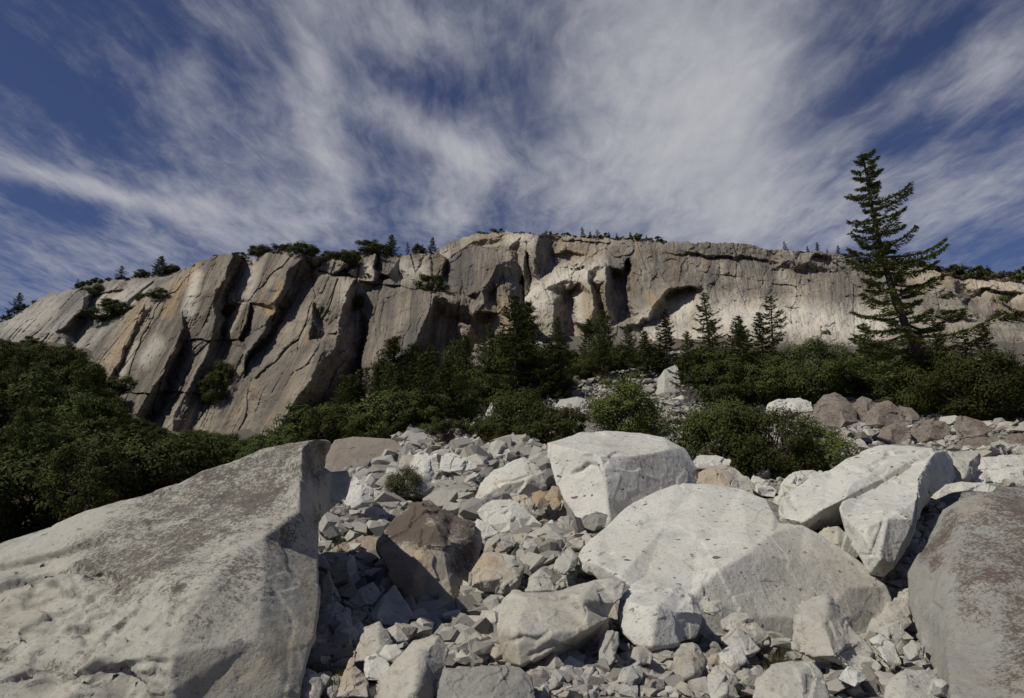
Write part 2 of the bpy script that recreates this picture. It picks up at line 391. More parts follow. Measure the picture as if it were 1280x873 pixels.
# ------------------------------------------------------------------ cliffs: hand-plotted facets, refined into dense relief
def tri_raster(pts, cons, x0, y0, x1, y1, step=1.):
    v2 = [Vector((p[0], p[1])) for p in pts]
    ov, oe, of, vo, eo, fo = delaunay_2d_cdt(v2, cons, [], 0, 1e-4)
    val = []
    arr = np.array([(p[0], p[1]) for p in pts]); pv = np.array([p[2] for p in pts])
    for k, q in enumerate(ov):
        if vo[k]: val.append(pv[vo[k][0]])
        else:
            d = np.hypot(arr[:, 0]-q[0], arr[:, 1]-q[1]); j = np.argsort(d)[:2]; w = 1/(d[j]+1e-3); val.append((pv[j]*w).sum()/w.sum())
    gx = np.arange(x0, x1+step, step); gy = np.arange(y0, y1+step, step)
    out = np.full((len(gy), len(gx)), np.nan)
    for f in of:
        a, b, c = [np.array(ov[i]) for i in f]; va, vb, vc = [val[i] for i in f]
        ia = max(0, int((min(a[0], b[0], c[0])-x0)/step)); ib = min(len(gx), int((max(a[0], b[0], c[0])-x0)/step)+2)
        ja = max(0, int((min(a[1], b[1], c[1])-y0)/step)); jb = min(len(gy), int((max(a[1], b[1], c[1])-y0)/step)+2)
        if ib <= ia or jb <= ja: continue
        X, Yy = np.meshgrid(gx[ia:ib], gy[ja:jb])
        det = (b[1]-c[1])*(a[0]-c[0])+(c[0]-b[0])*(a[1]-c[1])
        if abs(det) < 1e-9: continue
        l0 = ((b[1]-c[1])*(X-c[0])+(c[0]-b[0])*(Yy-c[1]))/det; l1 = ((c[1]-a[1])*(X-c[0])+(a[0]-c[0])*(Yy-c[1]))/det; l2 = 1-l0-l1
        mk = (l0 > -1e-6) & (l1 > -1e-6) & (l2 > -1e-6)
        sub = out[ja:jb, ia:ib]; sub[mk] = (l0*va+l1*vb+l2*vc)[mk]
    m = np.nanmean(out); out = np.where(np.isnan(out), m, out)
    return out
def bil(a, x, y):
    x = np.clip(x, 0, a.shape[1]-1.001); y = np.clip(y, 0, a.shape[0]-1.001); i = x.astype(int); j = y.astype(int); fx = x-i; fy = y-j
    return (a[j, i]*(1-fx)+a[j, i+1]*fx)*(1-fy)+(a[j+1, i]*(1-fx)+a[j+1, i+1]*fx)*fy
TOPS = {}
def cliff(name, label, lines, top, ybot, D0, mat, shear, warp=2.2, rough=1., strokes=(), steps=(), ncol=None, nrow=250, seed=1, slabs=1., gain=1., cell=1., ledge=.25, slant=((0, 1), (0., 0.))):
    """lines: polylines of (px,py,p); p = metres the rock stands forward of the mean face D0; consecutive points are kept as edges"""
    pts = []; cons = []
    idx = {}
    for ln in lines:
        prev = None
        for q in ln:
            k = (q[0], q[1])
            if k not in idx: idx[k] = len(pts); pts.append(q)
            if prev is not None and prev != idx[k]: cons.append((prev, idx[k]))
            prev = idx[k]
    tx = np.array([q[0] for q in top], float); ty = np.array([q[1] for q in top], float)
    x0, x1 = tx[0], tx[-1]; yb = np.array(ybot, float); y0, y1 = ty.min()-15, yb[:, 1].max()+15
    # frame points carry the nearest edge value
    arr = np.array(pts)
    for fx, fy in [(a, b) for a in (x0-12, x1+12) for b in np.linspace(y0-8, y1+8, 5)]+[(a, b) for a in np.linspace(x0+20, x1-20, 14) for b in (y0-8, y1+8)]:
        d = np.hypot(arr[:, 0]-fx, arr[:, 1]-fy); pts.append((fx, fy, arr[d.argmin(), 2]))
    pr = tri_raster(pts, cons, x0-10, y0, x1+10, y1)
    # a light blur rounds the edges
    for _ in range(0):
        pp = np.pad(pr, 1, mode='edge'); pr = (pp[1:-1, 1:-1]*2+pp[:-2, 1:-1]+pp[2:, 1:-1]+pp[1:-1, :-2]+pp[1:-1, 2:])/6
    ncol = ncol or int(x1-x0)
    cx = np.linspace(x0, x1, ncol); n1 = vnoise(np.stack([cx*.12, cx*0, cx*0], -1), seed)*1.6+vnoise(np.stack([cx*.4, cx*0, cx*0], -1), seed+3)*.8
    yt = np.interp(cx, tx, ty)+n1; ybt = np.interp(cx, yb[:, 0], yb[:, 1])
    t = np.linspace(0, 1, nrow)**1.05
    PX = np.repeat(cx[None], nrow, 0); PY = yt[None]+(ybt-yt)[None]*t[:, None]
    q = np.stack([PX*.06, PY*.06, 0*PX], -1)
    wx = PX+fbm(q, 5, seed+11, .62)*warp; wy = PY+fbm(q+31, 5, seed+12, .62)*warp
    p = bil(pr, wx-(x0-10), wy-y0)
    for pl, amt, fall in steps:   # ledges / overhangs: rock below the line is set back, fading out
        d, s = seg_dist(PX+fbm(q*2, 2, seed+20)*1.5, PY+fbm(q*2+5, 2, seed+21)*1.5, pl)
        p = p-np.where(s > 0, amt*np.clip(1-d/fall, 0, 1), 0)
    Dd = D0(PX, PY)-p*gain
    W = P(PX, PY, Dd)
    # joints running down the slabs, and general roughness, in metres along (U) and down (L) the slabs
    sl_ = np.interp(PX, slant[0], slant[1]); mm = float(np.mean(Dd))/F
    U = (PX+sl_*(PY-430))*mm; L = PY*mm*1.15
    B = W*np.array([1, .5, 1.])
    q2 = np.stack([U, L, 0*U], -1); bend = fbm(q2*.10, 3, seed+33)*.16
    c3 = lambda a, b, k: np.stack([U*a+bend, L*b+bend*.6, 0*U+k], -1)
    f1, f2, cid = worley(c3(.14, .032, .5), seed+34); g1, g2, gid = worley(c3(.36, .085, 4.5), seed+35)
    fa = facet(c3(.14, .032, .5), seed+34, .5); fb = facet(c3(.42, .12*cell, 7.5), seed+61, .8); fc = facet(B*.8+bend[..., None]*4, seed+62, .9)
    crk = fbm(q2*.07+9, 2, seed+70) > -.15
    crack = -np.exp(-((f2-f1)/.028)**2)*.55*slabs*crk-np.exp(-((g2-g1)/.03)**2)*.18*slabs*crk
    d = fa*1.1*slabs+fb*.42+fc*.13+crack*1.2+fbm(B*.09, 3, seed+40)*.35+fbm(B*.5, 4, seed+44)*.14+fbm(B*2., 3, seed+48)*.05
    ph = L*.13+fbm(q2*np.array([.05, .09, 1]), 3, seed+80)*1.1; sw = ph-np.floor(ph); am = np.clip(fbm(q2*.06+40, 2, seed+81)*2.2+.25, 0, 1)
    d = d+ledge*am*(.5-sw)*2
    SLAB = np.stack([U, L, 0*U], -1)
    Dd = Dd-d*rough
    W = P(PX, PY, Dd)
    at = {k: np.zeros(PX.shape) for k in ('pale', 'orange', 'stain')}
    for k, pl, wd, amt in strokes:
        dd, s = seg_dist(PX, PY, pl); at[k] = np.maximum(at[k], amt*np.clip(1.3-dd/wd, 0, 1))
    # the top runs back as an uneven plateau
    nb = 16; rows = []
    for k in range(nb, 0, -1):
        b = W[0].copy(); dd = 70*(k/nb)**2; b[:, 1] += dd; b[:, 0] *= 1+dd/260; b[:, 2] += dd*.10+fbm(b*.08, 3, seed+50)*min(1, dd/8)*1.5-min(1.2, dd*.4)
        rows.append(b)
    V = np.concatenate([np.stack(rows), W], 0); nr, nc = V.shape[:2]
    i = np.arange(nr-1)[:, None]*nc+np.arange(nc-1)[None]
    me = mesh_np(name, V.reshape(-1, 3), np.stack([i, i+nc, i+nc+1, i+1], -1).reshape(-1, 4),
                 attrs={k: np.concatenate([np.repeat(a[:1], nb, 0), a]).ravel() for k, a in at.items()})
    sa = me.attributes.new('slab', 'FLOAT_VECTOR', 'POINT'); sa.data.foreach_set('vector', np.concatenate([np.repeat(SLAB[:1], nb, 0), SLAB]).astype(np.float32).ravel())
    o = link(name, me, mat); tag(o, label, 'cliff', kind='structure')
    TOPS[name] = (cx, yt, Dd[0])
    def depth(px, py):
        c = int(np.clip(np.searchsorted(cx, px), 0, ncol-1)); r = int(np.clip(np.searchsorted(PY[:, c], py), 0, nrow-1)); return float(Dd[r, c])
    return depth

BUTT = [
 # left margin, turning away
 [(100, 462, -22), (105, 455, -16), (125, 428, -12), (150, 402, -10), (180, 374, -8), (220, 343, -6), (270, 320, -2)],
 [(112, 470, -6), (133, 436, -4), (160, 408, -4), (190, 380, -3), (222, 356, -2)],
 [(100, 520, -10), (128, 520, -1), (150, 530, 0)],
 # yellow slab steps on the left
 [(176, 384, 1), (168, 415, 2), (150, 445, 2.5), (135, 472, 2)], [(179, 386, -1), (171, 416, -.5), (154, 447, 0), (139, 474, 0)],
 # main left slab towards the big crack
 [(230, 410, 4.5), (219, 430, 6), (210, 450, 7), (197, 476, 7.5), (186, 493, 8), (170, 518, 8), (160, 535, 8)],
 [(234, 412, 1), (224, 446, -3.5), (208, 480, -3.5), (209, 491, -3), (184, 531, -3.5), (172, 552, -3.5)],
 [(228, 385, 3), (236, 370, 3.5), (255, 340, 3)],
 # right edge of the first slab and its dark side
 [(293, 320, 6), (282, 345, 6.5), (272, 362, 7), (270, 374, 6), (268, 400, 4), (258, 440, 4), (232, 490, 3.5), (215, 530, 3)],
 [(306, 322, -5), (293, 350, -5), (284, 371, -4), (280, 400, -4), (282, 425, -4), (272, 460, -3), (255, 492, -4), (240, 530, -2)],
 # second slab (upper) with square dark side
 [(318, 327, -3), (304, 345, -2), (285, 374, -2), (295, 378, .5), (313, 377, 1)],
 [(335, 314, 0), (350, 313, 2), (383, 322, 6), (362, 337, 8), (356, 352, 8), (346, 374, 9)],
 [(313, 377, 4), (335, 381, 6), (346, 377, 8)],
 [(396, 330, -5), (385, 347, -5), (372, 362, -5), (360, 384, -5), (352, 386, -3)],
 # slivers beneath it
 [(295, 381, -1), (311, 382, 3), (309, 400, 3.5), (298, 424, 3)], [(313, 384, -1), (312, 402, -2), (302, 424, -2.5)],
 [(322, 384, 1), (316, 402, 1), (306, 428, 1)],
 [(326, 383, 1), (345, 388, 5), (336, 400, 6), (322, 425, 6), (312, 440, 5)], [(352, 390, -4), (343, 410, -4), (328, 434, -4), (315, 446, -4)],
 # great central slab
 [(362, 386, -1), (340, 425, 0), (318, 447, 0), (301, 474, 0), (313, 502, 0), (312, 540, 0)],
 [(395, 347, 0), (392, 376, 5), (389, 400, 6.5), (386, 425, 7), (402, 437, 9), (394, 462, 9.5), (371, 500, 10), (346, 543, 10.5), (328, 556, 10)],
 [(420, 433, 7), (434, 436, 2), (444, 446, -7), (436, 470, -11), (415, 500, -13), (395, 522, -14), (376, 532, -14), (352, 556, -12)],
 [(364, 460, 5.5), (345, 500, 6)],
 # nose beside it
 [(393, 377, 5), (408, 385, 6), (427, 392, 7), (424, 412, 7), (420, 418, 6)], [(391, 424, 1.5), (406, 418, 2), (420, 419, 3)], [(396, 395, 2.), (415, 405, 3)],
 [(430, 391, 4), (450, 402, -5), (447, 425, -6)],
 [(388, 426, 6), (404, 427, 7.5), (421, 424, 7)],
 # block above
 [(397, 348, 2), (420, 346, 4), (441, 350, 7), (436, 365, 7), (428, 380, 7)], [(392, 352, -2), (388, 372, 1)], [(446, 350, 0), (452, 372, -5), (440, 388, -4)],
 [(398, 341, -2), (420, 343, -3), (445, 346, -3)],
 [(396, 335, 1), (412, 324, 3), (435, 330, 3), (436, 340, 1.5), (414, 342, 1.5), (394, 341, 2)],
 # gully
 [(452, 385, -6), (455, 410, -9), (450, 440, -13), (448, 470, -16), (440, 500, -19)],
 # middle face
 [(485, 362, -1), (470, 384, -2), (461, 404, -2), (457, 426, -2), (452, 448, -2), (452, 475, -2), (455, 510, -2)],
 [(490, 361, 1), (520, 366, 4), (543, 371, 7), (536, 392, 8), (528, 412, 8.5), (520, 428, 9), (508, 440, 9), (495, 456, 9), (488, 500, 9)],
 [(556, 374, 5), (588, 376, 2), (583, 392, -2)], [(551, 390, -4), (544, 410, -6), (540, 430, -8), (525, 450, -10), (512, 475, -12), (505, 505, -14)],
 [(562, 398, -5), (588, 404, -7), (602, 425, -9), (572, 440, -11), (560, 480, -16)],
 [(445, 350, -4), (470, 352, -4.5), (500, 357, -3), (540, 362, -2), (565, 365, -1), (585, 372, 2)],
 # upper tier blocks
 [(434, 340, -7), (445, 325, -6), (455, 318, -5), (453, 332, -2), (446, 345, -3)],
 [(456, 330, -3), (464, 318, -3), (471, 316, -1.5), (467, 334, -.5)], [(452, 348, -4), (456, 334, -2), (467, 338, 0), (465, 350, -1)],
 [(473, 318, -8), (470, 335, -9), (480, 345, -9), (500, 345, -9), (500, 322, -9)],
 [(474, 340, -3), (488, 341, -1), (490, 354, -1)], [(475, 354, -3), (492, 345, -6)],
 [(502, 333, -7), (520, 318, -4), (533, 328, -3), (533, 345, -3), (522, 355, -3)],
 [(534, 320, -3), (550, 315, 0), (556, 325, 0), (550, 345, -1)], [(560, 325, -6), (555, 342, -6)],
 # the dome and its pillar
 [(548, 350, -3), (560, 333, -2), (578, 312, -4), (600, 308, -4)],
 [(577, 340, 3), (590, 325, 3), (610, 330, 6), (612, 345, 6), (600, 357, 5), (580, 358, 3)],
 [(615, 312, 0), (622, 330, 6), (613, 350, 7)], [(630, 314, 0), (640, 325, 3), (650, 332, -2), (652, 352, -8)],
 [(628, 330, 4), (637, 345, -1), (651, 354, -4)],
 [(592, 365, 4), (600, 362, 5), (606, 380, 4), (611, 388, 3)], [(590, 372, 0), (584, 385, 2), (590, 392, 2), (588, 405, 0)], [(612, 392, -6), (605, 415, -8)],
 [(618, 350, 4), (622, 372, 5), (628, 385, 6), (636, 370, 5), (640, 395, 5), (642, 415, 4)], [(616, 372, 0), (624, 392, 1), (632, 405, 2), (630, 425, 1)],
 [(650, 370, -6), (652, 400, -10), (648, 430, -12)], [(640, 430, -3), (620, 440, -8), (600, 455, -12)],
 [(655, 352, -30), (656, 400, -30), (656, 450, -30)],
]
def D_butt(px, py): return 150+(545-py)*.165
butt_top = [(96, 468), (105, 452), (125, 428), (150, 400), (180, 372), (210, 348), (222, 340), (250, 326), (270, 320), (294, 318), (304, 322), (318, 325), (335, 314), (350, 313), (383, 321), (395, 322), (411, 322), (435, 329),
            (446, 324), (456, 317), (464, 318), (472, 315), (490, 321), (500, 321), (520, 317), (533, 319), (548, 315), (560, 325), (576, 313), (590, 308), (610, 308), (630, 313), (645, 323), (652, 337), (656, 352)]
butt_bot = [(96, 520), (130, 545), (200, 580), (350, 590), (480, 560), (560, 520), (656, 480)]
d_butt = cliff('granite_buttress', 'steep grey granite buttress of leaning slabs with dark right-hand sides', BUTT, butt_top, butt_bot, D_butt, M_BUTT, .45, seed=3, ncol=1000, nrow=420, ledge=.2, gain=1.1, slant=((100, 400, 470, 650), (.52, .48, .16, .04)),
  strokes=[('orange', [(222, 358), (210, 392)], 9, .95), ('orange', [(172, 392), (158, 430), (140, 455)], 13, .75), ('orange', [(245, 332), (228, 360)], 7, .6), ('pale', [(245, 345), (235, 390)], 9, .8),
    ('pale', [(195, 430), (180, 450)], 12, .6), ('pale', [(170, 430), (150, 475)], 4, .8), ('orange', [(335, 385), (344, 392)], 10, .9), ('orange', [(350, 355), (347, 372)], 6, .9), ('pale', [(320, 330), (310, 370)], 10, .5),
    ('orange', [(322, 470), (318, 490)], 5, .7), ('orange', [(370, 462), (357, 500)], 6, .5), ('stain', [(190, 400), (150, 480)], 10, .6), ('stain', [(480, 365), (470, 470)], 30, .75), ('stain', [(520, 370), (500, 440)], 26, .75), ('stain', [(570, 330), (610, 345)], 34, .7), ('stain', [(400, 360), (420, 430)], 26, .5), ('stain', [(320, 440), (360, 520)], 26, .4),
    ('stain', [(600, 320), (620, 345)], 22, .45), ('orange', [(612, 350), (640, 410)], 16, .45), ('pale', [(504, 338), (525, 340)], 14, .6), ('pale', [(460, 338), (462, 345)], 8, .9), ('pale', [(430, 355), (428, 375)], 7, .5),
    ('stain', [(330, 330), (370, 325)], 16, .4), ('stain', [(350, 450), (330, 540)], 16, .35), ('orange', [(385, 418), (384, 428)], 5, .7)],
  steps=[([(150, 470), (165, 492), (200, 490), (255, 491)], 1.2, 22), ([(245, 425), (290, 424)], 1.2, 25), ([(450, 352), (500, 358), (545, 366)], 1.5, 14), ([(253, 440), (240, 460), (232, 480)], 1., 12)])

WALLL = [
 # rim
 [(545, 315, -8), (575, 299, -5), (600, 293, -3), (640, 292, 0)], [(560, 322, -4), (590, 303, 1), (612, 296, 3), (626, 296, 0)],
 [(600, 308, -2), (628, 298, 2), (650, 298, 5), (668, 297, 8)],
 # left buttress of the recess
 [(672, 296, 12), (670, 318, 12), (668, 340, 11), (672, 347, 9)], [(683, 294, 2), (685, 320, -6), (684, 338, -6)], [(700, 298, -5), (704, 315, -6), (712, 327, -5), (695, 332, -6)],
 [(636, 309, 5), (640, 318, 4)], [(644, 312, 0), (645, 326, 0)], [(654, 312, 6), (655, 335, 6), (652, 355, 6)], [(662, 318, -1), (662, 345, -1), (660, 362, -1)], [(664, 318, 8), (666, 340, 8)],
 [(703, 298, 0), (720, 300, 1), (740, 304, 2)], [(703, 312, 0), (735, 322, 1)],
 # bright terrace sloping to the left
 [(672, 350, 8), (690, 340, 6), (715, 330, 4), (752, 327, 4)], [(650, 375, 8), (680, 362, 10), (705, 350, 11), (735, 338, 11), (756, 333, 11)],
 [(660, 392, 8), (680, 385, 11), (691, 378, 12)], [(640, 360, 0), (645, 385, 2), (650, 410, 2)],
 # pillar 1
 [(692, 376, 12), (694, 390, 12), (692, 410, 11)], [(703, 364, 3), (705, 385, -3), (704, 410, -4)], [(716, 360, 0), (714, 385, -3), (720, 408, -3)],
 # pillar 2
 [(716, 358, 9), (726, 352, 12), (735, 348, 14), (740, 372, 14), (743, 385, 14), (735, 404, 13)], [(718, 380, 7), (722, 405, 8)],
 [(739, 352, 6), (748, 366, 0), (752, 385, -3), (752, 405, -3)],
 # pillar 3
 [(741, 346, 6), (750, 340, 9), (757, 336, 12), (760, 352, 12), (756, 371, 11), (760, 392, 10), (764, 408, 9)], [(752, 372, 2), (745, 378, 1)],
 [(761, 330, 6), (768, 340, -8), (770, 370, -8), (773, 400, -8)], [(786, 322, -6), (780, 350, -9), (785, 380, -9), (790, 400, -8)],
 [(770, 332, 4), (786, 321, 6), (779, 335, 3)],
 [(789, 320, 4), (790, 345, 3), (791, 375, 2), (794, 404, 1)],
 # broad wall
 [(760, 316, 4), (820, 318, 3), (900, 330, 3), (960, 335, 3), (1040, 340, 1), (1090, 345, 0)], [(820, 350, 3), (900, 355, 4), (960, 360, 4)],
 # overhanging arch
 [(796, 406, 6), (814, 390, 8), (824, 374, 9), (833, 364, 9.5), (845, 358, 9.5), (858, 358, 9), (870, 360, 6), (880, 355, 4)],
 [(800, 409, 0), (818, 396, -4), (828, 380, -5), (836, 368, -5), (848, 362, -5), (862, 363, -4), (873, 364, 1), (884, 360, 3)],
 [(815, 407, 1), (832, 396, 0), (844, 382, -3), (856, 370, -3), (868, 366, -1)],
 # foot of the wall above the pale apron
 [(875, 370, 3), (890, 382, 4), (930, 380, 4), (978, 371, 4), (1040, 372, 4), (1090, 388, 4)], [(890, 387, 6), (930, 386, 7), (980, 376, 8), (1040, 378, 8), (1088, 395, 7)],
 [(830, 415, 8), (880, 410, 12), (960, 410, 18), (1040, 412, 18), (1100, 415, 14)], [(850, 450, 22), (960, 450, 34), (1100, 450, 30)],
 # lip along the top
 [(870, 317, 4), (890, 321, 4), (930, 321, 4), (960, 326, 3), (975, 328, 3)], [(868, 306, 5), (930, 306, 6), (968, 314, 6)], [(872, 320, 1), (930, 324, 1), (962, 329, 1)],
 # blocks along the right-hand rim
 [(970, 325, 3), (978, 313, 7), (990, 312, 8), (994, 326, 8)], [(1000, 316, 4), (1010, 315, 8), (1020, 316, 9), (1012, 326, 8)], [(1022, 318, 2), (1034, 326, 2)], [(1040, 318, 6), (1060, 322, 6), (1060, 330, 4)],
 # right part: slabs and yellow ledges
 [(1090, 350, 0), (1120, 350, 2), (1160, 348, 6), (1172, 346, 10), (1190, 352, 14), (1200, 378, 13), (1206, 378, 4)], [(1182, 345, 12), (1195, 350, 6), (1215, 372, 2)],
 [(1195, 343, 8), (1240, 344, 8), (1285, 350, 8), (1340, 356, 8)], [(1195, 348, 4), (1240, 349, 5), (1285, 356, 5)],
 [(1225, 360, 10), (1262, 364, 11), (1280, 368, 10)], [(1228, 354, 8), (1258, 352, 8)], [(1226, 364, 5), (1262, 369, 5)],
 [(1238, 368, 11), (1250, 386, 12), (1262, 388, 9)], [(1262, 392, 11), (1290, 392, 12), (1330, 395, 12)], [(1262, 396, 7), (1330, 400, 8)],
 [(1100, 400, 10), (1150, 400, 18), (1230, 405, 20), (1330, 408, 20)], [(1110, 440, 40), (1200, 440, 50), (1330, 440, 50)],
]
def D_wall(px, py): return 250+(430-py)*.36-(px-900)*.02
wall_top = [(545, 316), (560, 305), (578, 297), (600, 292), (640, 291), (700, 293), (720, 296), (740, 297), (790, 300), (835, 303), (868, 303), (900, 303), (930, 305), (945, 308), (968, 314), (980, 312), (994, 313), (1003, 316), (1020, 315), (1036, 317), (1050, 318), (1062, 322), (1080, 330), (1120, 331), (1150, 334), (1172, 341), (1184, 342), (1200, 344), (1240, 346), (1280, 350), (1345, 356)]
wall_bot = [(545, 440), (650, 470), (800, 470), (1000, 475), (1200, 500), (1345, 510)]
d_wall = cliff('granite_wall', 'broad far granite wall with vertical dark streaks, an arch and a pale apron', WALLL, wall_top, wall_bot, D_wall, M_WALL, .04, seed=21, ncol=1100, nrow=260, warp=2.4, rough=1.7, cell=2.4, ledge=.42, slant=((545, 1000, 1100, 1340), (.0, -.08, -.3, -.4)), slabs=.8, gain=1.25,
  strokes=[('pale', [(660, 370), (700, 350), (745, 335)], 16, .9), ('pale', [(640, 300), (660, 300)], 10, .7), ('pale', [(640, 345), (650, 400)], 14, .6), ('orange', [(728, 360), (735, 400)], 9, .6), ('pale', [(722, 365), (724, 400)], 9, .7),
    ('orange', [(792, 335), (793, 360)], 6, .7), ('orange', [(812, 370), (818, 380)], 9, .95), ('orange', [(700, 308), (735, 322)], 14, .5), ('orange', [(740, 299), (720, 298)], 5, .6), ('stain', [(800, 320), (800, 390)], 12, .4), ('stain', [(770, 325), (900, 335), (1080, 350)], 34, .55), ('stain', [(850, 350), (960, 360)], 24, .5),
    ('stain', [(840, 350), (850, 350)], 22, .4), ('stain', [(890, 345), (890, 375)], 14, .6), ('stain', [(870, 312), (965, 316)], 11, .75), ('stain', [(940, 360), (975, 365)], 18, .6), ('stain', [(1000, 330), (1050, 365)], 30, .55),
    ('stain', [(690, 310), (700, 322)], 14, .6), ('stain', [(775, 340), (780, 390)], 12, .7), ('pale', [(890, 395), (960, 400), (1090, 405)], 26, 1.), ('pale', [(985, 372), (1010, 395)], 9, 1.), ('pale', [(860, 372), (850, 395)], 14, 1.),
    ('pale', [(980, 345), (1000, 365)], 10, .7), ('orange', [(985, 345), (1000, 362)], 10, .4), ('pale', [(1225, 352), (1280, 362)], 16, .8), ('orange', [(1225, 352), (1280, 365)], 20, .55), ('orange', [(1180, 346), (1185, 352)], 9, .7),
    ('orange', [(1245, 385), (1280, 392)], 12, .45), ('stain', [(1185, 360), (1205, 378)], 12, .8), ('pale', [(820, 420), (900, 420)], 20, .8), ('pale', [(740, 340), (700, 345), (655, 395)], 18, .8), ('pale', [(800, 395), (870, 375)], 10, .6), ('orange', [(840, 320), (845, 350)], 10, .5), ('orange', [(745, 360), (752, 400)], 7, .6), ('orange', [(990, 350), (985, 372)], 8, .6), ('orange', [(590, 300), (620, 297)], 8, .5)],
  steps=[([(860, 316), (890, 320), (935, 321), (975, 328)], .8, 7), ([(700, 300), (760, 303)], 1.2, 6), ([(880, 340), (960, 352)], .4, 10)])

DOMEL = [
 [(-60, 415, -6), (0, 405, -5), (40, 380, -4), (70, 366, -3), (100, 362, -1)], [(105, 372, 6), (100, 388, 8), (85, 402, 9), (70, 415, 9)], [(116, 374, -4), (108, 395, -4), (95, 415, -3)],
 [(10, 412, 0), (40, 412, 4)], [(122, 368, -2), (140, 355, 2), (147, 358, 4), (136, 366, 2)], [(128, 380, 0), (160, 366, 4), (190, 352, 3)], [(115, 400, 0), (150, 390, 3), (200, 365, 4)], [(-60, 450, 6), (100, 450, 8), (240, 420, 2)],
 [(125, 352, -2), (160, 350, -2), (225, 340, -3), (270, 330, -6)]]
dome_top = [(-60, 420), (0, 405), (15, 398), (30, 385), (60, 369), (100, 359), (130, 352), (160, 350), (200, 344), (225, 340), (280, 330)]
d_dome = cliff('granite_slope', 'pale granite slab hump above the forest on the left skyline', DOMEL, dome_top, [(-60, 460), (280, 450)], lambda a, b: 208+(440-b)*.25, M_DOME, .5, seed=44, ncol=340, nrow=130, slabs=.7, slant=((0, 1), (1., 1.)),
  strokes=[('stain', [(100, 372), (80, 410)], 14, .5), ('pale', [(130, 380), (180, 368)], 16, .6), ('pale', [(20, 405), (60, 385)], 14, .4)], steps=[([(120, 368), (150, 362)], 1.5, 8)])

